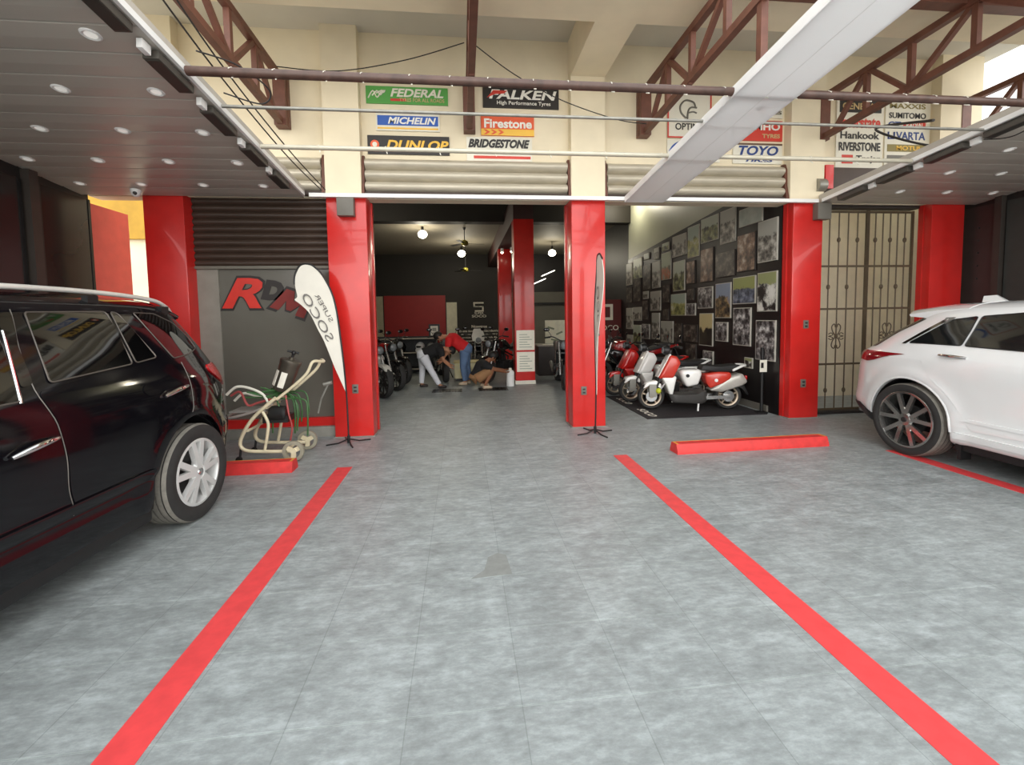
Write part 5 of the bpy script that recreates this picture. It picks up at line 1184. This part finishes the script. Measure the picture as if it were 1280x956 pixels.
# ------------------------------------------------------------------ people
SKIN = mat('skin_tan', (182, 128, 96), .55, var=.06); SKIN2 = mat('skin_brown', (142, 92, 64), .55, var=.06)
def skin(name, V, E, R, m, parent, sub=2, root=0):
    me = bpy.data.meshes.new(name); me.from_pydata([Vector(v) for v in V], E, [])
    o = bpy.data.objects.new(name, me); COL.objects.link(o)
    md = o.modifiers.new('skin', 'SKIN'); md.use_smooth_shade = True
    for i, s in enumerate(me.skin_vertices[0].data): s.radius = (R[i], R[i]) if not isinstance(R[i], tuple) else R[i]; s.use_root = (i == root)
    sb = o.modifiers.new('sub', 'SUBSURF'); sb.levels = sub; sb.render_levels = sub
    nm = mesh_of(o); kill(o)
    for p in nm.polygons: p.use_smooth = True
    return obj(name, nm, m, parent, 0)
def garment(name, chains, m, parent):
    mb = MB()
    for pts, rs in chains:
        P_ = [Vector(p) for p in pts]; Q = []; R_ = []
        for i in range(len(P_) - 1):
            for k in range(4): Q.append(P_[i].lerp(P_[i + 1], k / 4)); R_.append(rs[i] + (rs[i + 1] - rs[i]) * k / 4)
        Q.append(P_[-1]); R_.append(rs[-1])
        mb.tube(Q, R_, 16)
    me = mb.mesh(name); o = bpy.data.objects.new(name, me); COL.objects.link(o)
    md = o.modifiers.new('union', 'REMESH'); md.mode = 'VOXEL'; md.voxel_size = .013
    s_ = o.modifiers.new('soft', 'SMOOTH'); s_.factor = .5; s_.iterations = 4
    nm = mesh_of(o); kill(o)
    for p in nm.polygons: p.use_smooth = True
    return obj(name, nm, m, parent, 0)
def person(label, loc, rot, J, skinm, shirt, trouser, shoe, hairm, sleeve=.6, shorts=False, hs=1.0):
    """J: joints in local metres. body is one continuous skinned mesh, clothes and hair are children"""
    t = thing('person', label, 'person', loc, rot)
    V = []; R = []; E = []; idx = {}
    def add(n, p, r, par=None):
        idx[n] = len(V); V.append(Vector(p)); R.append(r)
        if par: E.append((idx[par], idx[n]))
    j = {k: Vector(v) for k, v in J.items()}
    add('pelvis', j['pelvis'], .095)
    add('waist', j['pelvis'].lerp(j['chest'], .45), .105, 'pelvis'); add('chest', j['chest'], .108, 'waist'); add('neckb', j['neck'], .06, 'chest')
    hd = (j['head'] - j['neck']); add('neck', j['neck'] + hd * .35, .05, 'neckb')
    add('head0', j['head'] - hd * .15, .078, 'neck'); add('head1', j['head'] + hd * .25, .088, 'head0'); add('head2', j['head'] + hd.normalized() * .10, .07, 'head1')
    for s in 'LR':
        add('sh' + s, j['shoulder' + s], .048, 'chest'); add('el' + s, j['elbow' + s], .042, 'sh' + s); add('wr' + s, j['wrist' + s], .028, 'el' + s)
        d = (j['wrist' + s] - j['elbow' + s]).normalized(); side = d.cross(Vector((0, 0, 1)))
        side = side.normalized() if side.length > .1 else Vector((0, 1, 0)); dn = side.cross(d)
        add('palm' + s, j['wrist' + s] + d * .055, (.036, .018), 'wr' + s)
        for k in range(4):
            o_ = (k - 1.5) * .019; L = (.030, .034, .032, .026)[k]
            add('f%d%s' % (k, s), j['wrist' + s] + d * .095 + side * o_, .0085, 'palm' + s)
            add('g%d%s' % (k, s), j['wrist' + s] + d * (.095 + L) + side * o_ + dn * .012, .008, 'f%d%s' % (k, s)); add('h%d%s' % (k, s), j['wrist' + s] + d * (.095 + L * 1.5) + side * o_ + dn * .034, .007, 'g%d%s' % (k, s))
        sg = 1 if s == 'L' else -1
        add('t0' + s, j['wrist' + s] + d * .05 + side * (-sg * .038) , .010, 'palm' + s); add('t1' + s, j['wrist' + s] + d * .085 + side * (-sg * .050) + dn * .02, .008, 't0' + s)
        add('hip' + s, j['hip' + s], .072, 'pelvis'); add('th' + s, j['hip' + s].lerp(j['knee' + s], .5), .075, 'hip' + s); add('kn' + s, j['knee' + s], .056, 'th' + s); add('cf' + s, j['knee' + s].lerp(j['ankle' + s], .4), .05, 'kn' + s); add('an' + s, j['ankle' + s], .034, 'cf' + s)
        add('toe' + s, j['toe' + s], .03, 'an' + s)
    body = skin('body', V, E, R, skinm, t)
    # shirt and trousers: closed garments grown round the limbs
    pv, wa, ch, nb = V[idx['pelvis']], V[idx['waist']], V[idx['chest']], V[idx['neckb']]
    G = [([pv.lerp(wa, .1), wa, ch, ch.lerp(nb, .75)], [.150, .145, .166, .10])]
    for s in 'LR':
        a = V[idx['sh' + s]]; b = a.lerp(V[idx['el' + s]], sleeve); G.append(([ch.lerp(a, .2), a, b], [.135, .090, .066]))
    garment('shirt', G, shirt, t)
    G = [([pv.lerp(wa, .30), pv, pv.lerp((j['hipL'] + j['hipR']) / 2, .9)], [.146, .154, .138])]
    for s in 'LR':
        h, th, k, c, a = [V[idx[q + s]] for q in ('hip', 'th', 'kn', 'cf', 'an')]
        if shorts: G.append(([h, th, th.lerp(k, .75)], [.118, .098, .086]))
        else: G.append(([h, th, k, c, c.lerp(a, .85)], [.126, .098, .074, .070, .060]))
    garment('trousers' if not shorts else 'shorts', G, trouser, t)
    for s in 'LR':
        a = j['ankle' + s]; to = j['toe' + s]; d = (to - a); d.z = 0; d.normalize()
        skin('shoe', [Vector((a.x, a.y, .045)) - d * .05, Vector((a.x, a.y, .045)) + d * .06, Vector((a.x, a.y, .035)) + d * .16], [(0, 1), (1, 2)], [(.042, .042), (.045, .040), (.036, .03)], shoe, t)
    up = hd.normalized(); fwd = j.get('face', Vector((1, 0, 0))); fwd = (fwd - up * fwd.dot(up)).normalized(); sd = up.cross(fwd)
    M = Matrix((fwd, sd, up)).transposed().to_4x4(); M.translation = j['head'] + up * .02
    hb = MB().ball((-.022, 0, .035), .104, 20, (1.0, .88, 1.0))
    for v in list(hb.bm.verts):
        if v.co.x > .045 and v.co.z < .075: v.co.x = .045 + (v.co.x - .045) * .1
    obj('hair', hb.xf(M), hairm, t, 80)
    fb = MB().loft([[Vector((.075, -.012, .0)), Vector((.075, .012, .0)), Vector((.088, .0, .03))], [Vector((.098, -.016, -.03)), Vector((.098, .016, -.03)), Vector((.108, 0, -.022))], [Vector((.080, -.012, -.04)), Vector((.080, .012, -.04)), Vector((.088, 0, -.042))]])
    for sg in (1, -1): fb.ball((-.0, .088 * sg, -.005), .03, 10, (.6, .35, 1.0))
    obj('nose_and_ears', fb.xf(M), skinm, t)
    eb = MB()
    for sg in (1, -1): eb.ball((.078, .032 * sg, .012), .011, 8, (.6, 1.3, .7))
    obj('eyes', eb.xf(M), BLKG, t)
    obj('mouth', MB().ball((.078, 0, -.065), .02, 10, (.4, 1.3, .3)).xf(M), mat('lip_tone', (140, 74, 66), .5), t)
    return t
BLACKC = mat('black_cotton', (26, 25, 27), .85); REDC = mat('red_cotton', (200, 26, 30), .8); JWH = mat('white_denim', (222, 224, 230), .8, var=.04); JBL = mat('blue_denim', (92, 116, 150), .8, var=.1); TAN = mat('tan_cotton', (150, 112, 76), .8); HAIR = mat('black_hair', (20, 17, 15), .6); SHOE = mat('dark_shoe', (46, 36, 34), .6); SHOEW = mat('pale_shoe', (196, 176, 150), .6)
# white jeans, bending forward to the right (faces +x)
P1 = person('person in white jeans and black top bending over the red motorcycle', (-.84, 9.70, 0), .15,
    dict(pelvis=(-.02, 0, .80), chest=(.34, .0, .93), neck=(.50, 0, .93), head=(.62, 0, .88), face=(.55, 0, -.8), hipL=(0, .09, .76), hipR=(0, -.09, .76), kneeL=(-.02, .14, .42), kneeR=(.16, -.16, .44), ankleL=(-.05, .15, .07), ankleR=(.36, -.20, .07), toeL=(.09, .15, .03), toeR=(.50, -.20, .03),
         shoulderL=(.40, .17, .90), shoulderR=(.40, -.17, .90), elbowL=(.47, .20, .66), elbowR=(.46, -.19, .66), wristL=(.62, .12, .55), wristR=(.60, -.14, .52)), SKIN, BLACKC, JWH, SHOE, HAIR)
# red shirt and blue jeans, bending forward to the left
person('person in red shirt and blue jeans bending over the cream plinth side', (.06, 10.0, 0), PI - .05,
    dict(pelvis=(-.02, 0, .80), chest=(.28, 0, 1.02), neck=(.43, 0, 1.08), head=(.54, 0, 1.08), face=(.7, 0, -.6), hipL=(0, .09, .76), hipR=(0, -.09, .76), kneeL=(.05, .10, .42), kneeR=(-.03, -.10, .42), ankleL=(.0, .11, .07), ankleR=(-.07, -.11, .07), toeL=(.14, .11, .03), toeR=(.08, -.11, .03),
         shoulderL=(.34, .18, 1.02), shoulderR=(.34, -.18, 1.02), elbowL=(.38, .22, .76), elbowR=(.40, -.24, .77), wristL=(.50, .14, .58), wristR=(.54, -.16, .60)), SKIN, REDC, JBL, SHOEW, HAIR)
# crouching, black shirt
person('person in black shirt and shorts crouching beside the black motorcycle', (.36, 9.45, 0), .1,
    dict(pelvis=(-.10, 0, .22), chest=(.06, 0, .47), neck=(.17, 0, .57), head=(.25, 0, .63), face=(.9, 0, -.5), hipL=(-.08, .10, .22), hipR=(-.08, -.10, .22), kneeL=(.24, .19, .42), kneeR=(.25, -.19, .43), ankleL=(.06, .16, .07), ankleR=(.07, -.16, .07), toeL=(.20, .18, .03), toeR=(.21, -.18, .03),
         shoulderL=(.10, .18, .50), shoulderR=(.10, -.18, .50), elbowL=(.30, .24, .38), elbowR=(.31, -.22, .40), wristL=(.50, .13, .36), wristR=(.50, -.09, .34)), SKIN2, BLACKC, TAN, SHOEW, HAIR, shorts=True)

P1.scale = (.90, .90, .90)
# ------------------------------------------------------------------ floor paint, wheel stops
LINE = mat('worn_red_floor_paint', (226, 72, 74), .45, var=.08, scale=14)
def line(x, y0, y1, label):
    t = obj('parking_line', MB().b2(x - .075, x + .075, y0, y1, 0, .0025), LINE, None, 0)
    tag(t, label, 'floor marking', 'red parking lines')
line(-1.215, -1.0, 4.62, 'red parking line painted on the tiles beside the black car')
line(1.655, -1.0, 4.58, 'red parking line painted on the tiles right of the empty bay')
line(4.58, -1.0, 4.3, 'red parking line running under the white car')
YEL = mat('yellow_edge_paint', (232, 170, 60), .5)
def stop(x0, x1, y, rot, label):
    t = thing('wheel_stop', label, 'wheel stop', ((x0 + x1) / 2, y, 0), rot, 'red concrete wheel stops')
    h = (x1 - x0) / 2; mb = MB()
    prof = [(-.085, 0), (-.085, .03), (-.055, .105), (.055, .105), (.085, .03), (.085, 0)]
    mb.loft([[Vector((-h, a, b)) for a, b in prof], [Vector((-h + .05, a, b)) for a, b in prof], [Vector((h - .05, a, b)) for a, b in prof], [Vector((h, a, b * 1.0)) for a, b in prof]])
    obj('stop_block', mb, mat('red_stop_paint', (214, 56, 54), .5, var=.12, scale=12, bump=.15), t)
    obj('yellow_edge', MB().b2(-h + .02, h - .02, .045, .052, .1052, .1065).b2(-h + .01, -h + .03, -.05, .05, .1052, .1065).b2(h - .03, h - .01, -.05, .05, .1052, .1065), YEL, t, 0)
stop(2.26, 4.05, 4.60, .02, 'red wheel stop lying in the empty bay before the scooters')
stop(-3.45, -1.70, 4.62, 0, 'red wheel stop behind the black car, in front of the cart')
# dark stain on the tiles
st = obj('floor_stain', MB().prism([(.10, 2.58), (.13, 2.72), (.19, 2.76), (.245, 2.73), (.26, 2.52), (.02, 2.50)], lambda a, b, d: Vector((a, b, d)), 0.0, .0012), mat('dark_floor_stain', (136, 139, 136), .5, var=.1, scale=20), None, 0)
tag(st, 'dark scuff stain on the tiles in the middle of the floor', 'stain')

# ------------------------------------------------------------------ teardrop flags
FLAGM = mat('white_flag_fabric', (232, 228, 216), .8, var=.03)
FPRT = mat('grey_flag_print', (120, 116, 112), .7)
def flag(label, loc, outline, pole, text, rot, tag_txt=True):
    t = thing('teardrop_flag', label, 'flag', loc, rot, 'white teardrop flags before the pillars')
    O = bez([(a, 0, b) for a, b in outline], 5)
    mb = MB(); mb.prism([(p.x, p.z) for p in O], lambda a, b, d: Vector((a, d + .02 * math.sin(b * 4), b)), -.003, .003)
    f = obj('flag_fabric', mb, FLAGM, t, 30)
    obj('pole', MB().tube(bez([(a, .0 + .02 * math.sin(b * 4), b) for a, b in pole], 5), [.013] * 0 or .010, 8), BLK, t)
    mb = MB()
    for a in (0, PI / 2, PI, 1.5 * PI): mb.tube([(0, 0, .05), (.12 * math.cos(a + .4), .12 * math.sin(a + .4), .012), (.26 * math.cos(a + .4), .26 * math.sin(a + .4), .008)], .009, 6)
    mb.cyl((0, 0, .0), (0, 0, .09), .018)
    obj('cross_base', mb, BLK, t)
    if text:
        ang = text[0]
        for (s, cx, cz_, W, H) in text[1]:
            me = text_mesh(s, W, H, ext=.002, bold=.0, mirror=True)
            # reads up the flag, seen from behind
            me.transform(Matrix.Translation((cx, -.004 + .02 * math.sin(cz_ * 4) - .004, cz_)) @ Matrix.Rotation(ang, 4, 'Y'))
            obj('print', me, FPRT, f, 0)
fx = -1.40
outl = [(-1.42, .63), (-1.44, 1.10), (-1.51, 1.69), (-1.62, 1.98), (-1.72, 2.11), (-1.80, 2.15), (-1.88, 2.13), (-1.94, 2.02), (-1.95, 1.90), (-1.93, 1.78), (-1.96, 1.74), (-1.89, 1.68), (-1.79, 1.57), (-1.70, 1.38), (-1.63, 1.23), (-1.53, .93), (-1.42, .63)]
outl = [(a - fx, b) for a, b in outl]
pole = [(-1.40, .02), (-1.41, .6), (-1.43, 1.10), (-1.50, 1.69), (-1.61, 1.985), (-1.715, 2.12), (-1.80, 2.16), (-1.89, 2.14), (-1.95, 2.03), (-1.96, 1.92)]
pole = [(a - fx, b) for a, b in pole]
flag('leaning white teardrop flag with grey print before the grey-boxed red pillar', (fx, 5.55, 0), outl[:-1], pole, (math.radians(63), [('SOCO', -1.70 - fx, 1.53, .62, .095), ('SUPER', -1.625 - fx, 1.64, .36, .05)]), 0)
outl2 = [(.02, .50), (.16, .9), (.30, 1.3), (.40, 1.7), (.42, 1.95), (.36, 2.15), (.24, 2.22), (.12, 2.2), (.05, 2.05), (.03, 1.5)]
pole2 = [(0, .02), (0, .6), (.02, 1.5), (.04, 2.05), (.11, 2.21), (.24, 2.235), (.37, 2.16)]
flag('upright white teardrop flag seen edge-on before the middle red pillar', (1.66, 5.5, 0), outl2, pole2, (math.radians(85), [('SOCO', .25, 1.55, .6, .12)]), math.radians(-95))

# ------------------------------------------------------------------ equipment cart
CRM = mat('cream_tube_paint', (222, 210, 178), .4, var=.1)
t = thing('equipment_cart', 'cream tubular wheeled cart carrying a grey canister and tangled hoses', 'cart', (-2.05, 5.10, 0))
def P(x, z, y=0): return (x + 2.05, y, z)
fr = MB()
for y, dz in ((-.16, 0), (.19, 0)):
    fr.tube(bez([P(-1.82, .10, y), P(-2.1, .11, y), P(-2.30, .13, y), P(-2.36, .20, y), P(-2.32, .32, y), P(-2.22, .47, y), P(-2.08, .60, y), P(-1.98, .68, y)], 6), .019, 10)
    fr.tube(bez([P(-2.12, .11, y), P(-2.08, .30, y), P(-2.07, .42, y), P(-2.12, .54, y)], 5), .016, 10)
for (x, z) in ((-1.9, .11), (-2.28, .34), (-2.08, .58), (-2.0, .66)): fr.tube([P(x, z, -.16), P(x, z, .19)], .015, 8)
obj('frame', fr, CRM, t)
obj('handle', MB().tube(bez([P(-1.98, .66, -.14), P(-1.80, .80, -.14), P(-1.66, .93, -.14), P(-1.60, 1.05, -.12), P(-1.54, 1.04, 0), P(-1.54, 1.04, .06), P(-1.60, 1.04, .16), P(-1.68, .92, .18), P(-1.98, .66, .18)], 5), .016, 10), CRM, t)
for y in (-.20, .24):
    w_ = obj('wheel', MB().lathe([(.075, -.02), (.108, -.018), (.113, 0), (.108, .018), (.075, .02)], P(-1.81, .113, y), 'Y', 28, True), mat('grey_rubber', (150, 144, 126), .6), t)
    h = MB().lathe([(.0, -.018), (.028, -.02), (.028, .02), (.0, .018)], P(-1.81, .113, y), 'Y', 18)
    for k in range(3):
        a = k * 2 * PI / 3 + .5; h.bar(P(-1.81, .113, y), (P(-1.81, 0, y)[0] + .085 * math.cos(a), y, .113 + .085 * math.sin(a)), .05, .012, (0, 1, 0))
    obj('hub', h, CRM, w_)
for y in (-.16, .19):
    c_ = obj('caster', MB().lathe([(.0, -.014), (.03, -.014), (.035, 0), (.03, .014), (.0, .014)], P(-2.38, .035, y), 'Y', 16), BLK, t)
    obj('caster_fork', MB().cyl(P(-2.37, .05, y), P(-2.35, .18, y), .012), STEELD, c_)
can = MB().lathe([(.0, 0), (.085, 0), (.095, .02), (.105, .30), (.11, .31), (.11, .34), (.10, .35), (.03, .355), (.03, .38), (0, .38)], (0, 0, 0), 'Z', 28)
MT = Matrix.Translation(P(-1.98, .74, 0)) @ Matrix.Rotation(math.radians(20), 4, 'Y')
co = obj('canister', can.xf(MT), mat('dull_grey_steel', (104, 98, 88), .35, .7, var=.2), t)
mb = MB()
for a0, a1 in ((-2.75, -2.15), (-1.75, -1.2)):
    for k in range(4):
        a = a0 + (a1 - a0) * (k + .5) / 4
        mb.box((.105 * math.cos(a), .105 * math.sin(a), .13), (.004, .019, .17), Matrix.Rotation(a, 3, 'Z'))
obj('label', mb.xf(MT), PAPER, co, 0)
obj('lid_valve', MB().cyl((0, 0, .37), (0, 0, .43), .015).cyl((-.07, 0, .43), (.05, .02, .44), .012).ball((.0, 0, .43), .025, 10).xf(MT), BLK, co)
obj('tool_tray', MB().tube(bez([P(-2.02, .62, -.14), P(-2.25, .53, -.16), P(-2.48, .48, -.16), P(-2.50, .50, 0), P(-2.48, .48, .18), P(-2.25, .53, .19), P(-2.02, .62, .18)], 5), .014, 8).b2(-.42, -.05, -.13, .15, .53, .545), mat('silver_tube', (188, 186, 180), .35, .5), t)
mb = MB().tube(bez([P(-2.50, .72, -.10), P(-2.40, .80, -.10), P(-2.28, .79, -.1), P(-2.14, .72, -.1), P(-2.08, .62, -.1)], 6), .014, 8).tube(bez([P(-2.52, .62, .1), P(-2.42, .70, .1), P(-2.30, .67, .1), P(-2.17, .64, .1), P(-2.12, .50, .1)], 6), .014, 8)
obj('white_hose', mb, PAPER, t)
mb = MB()
for k in range(9):
    x = -2.05 + random.uniform(-.12, .3); y = random.uniform(-.18, .15)
    mb.tube(bez([P(-2.25 + random.uniform(-.15, .15), .70 + random.uniform(-.04, .08), y), P(-2.02, .70 + random.uniform(-.05, .06), y + .05), P(x + .05, .66 + random.uniform(-.06, .05), y), P(x + .1, .52, y - .03), P(x + .08, .30 + random.uniform(-.05, .15), y)], 5), .009, 6)
obj('green_hose', mb, mat('green_hose', (62, 104, 58), .5, var=.2), t)
obj('red_hose', MB().tube(bez([P(-2.48, .70, -.05), P(-2.38, .74, -.06), P(-2.30, .60, -.08), P(-2.2, .62, -.08), P(-2.05, .66, -.1)], 6), .012, 8).tube(bez([P(-1.9, .70, -.1), P(-1.87, .5, -.12), P(-1.85, .35, -.1), P(-1.88, .2, -.08)], 6), .009, 8), mat('dusty_red_hose', (170, 78, 76), .5), t)
obj('steel_rod', MB().tube([P(-1.62, .46, .05), P(-1.58, .62, .05), P(-1.50, .78, .05)], .010, 6).cyl(P(-1.55, .78, .05), P(-1.46, .80, .05), .02), GALV, t)
obj('motor', MB().lathe([(0, 0), (.07, 0), (.08, .02), (.08, .15), (.06, .17), (0, .17)], P(-2.08, .50, -.06), 'X', 18).b2(-.1, .16, -.1, .1, .40, .47), STEELD, t)
# exercise-machine like wheel leaning behind the black car
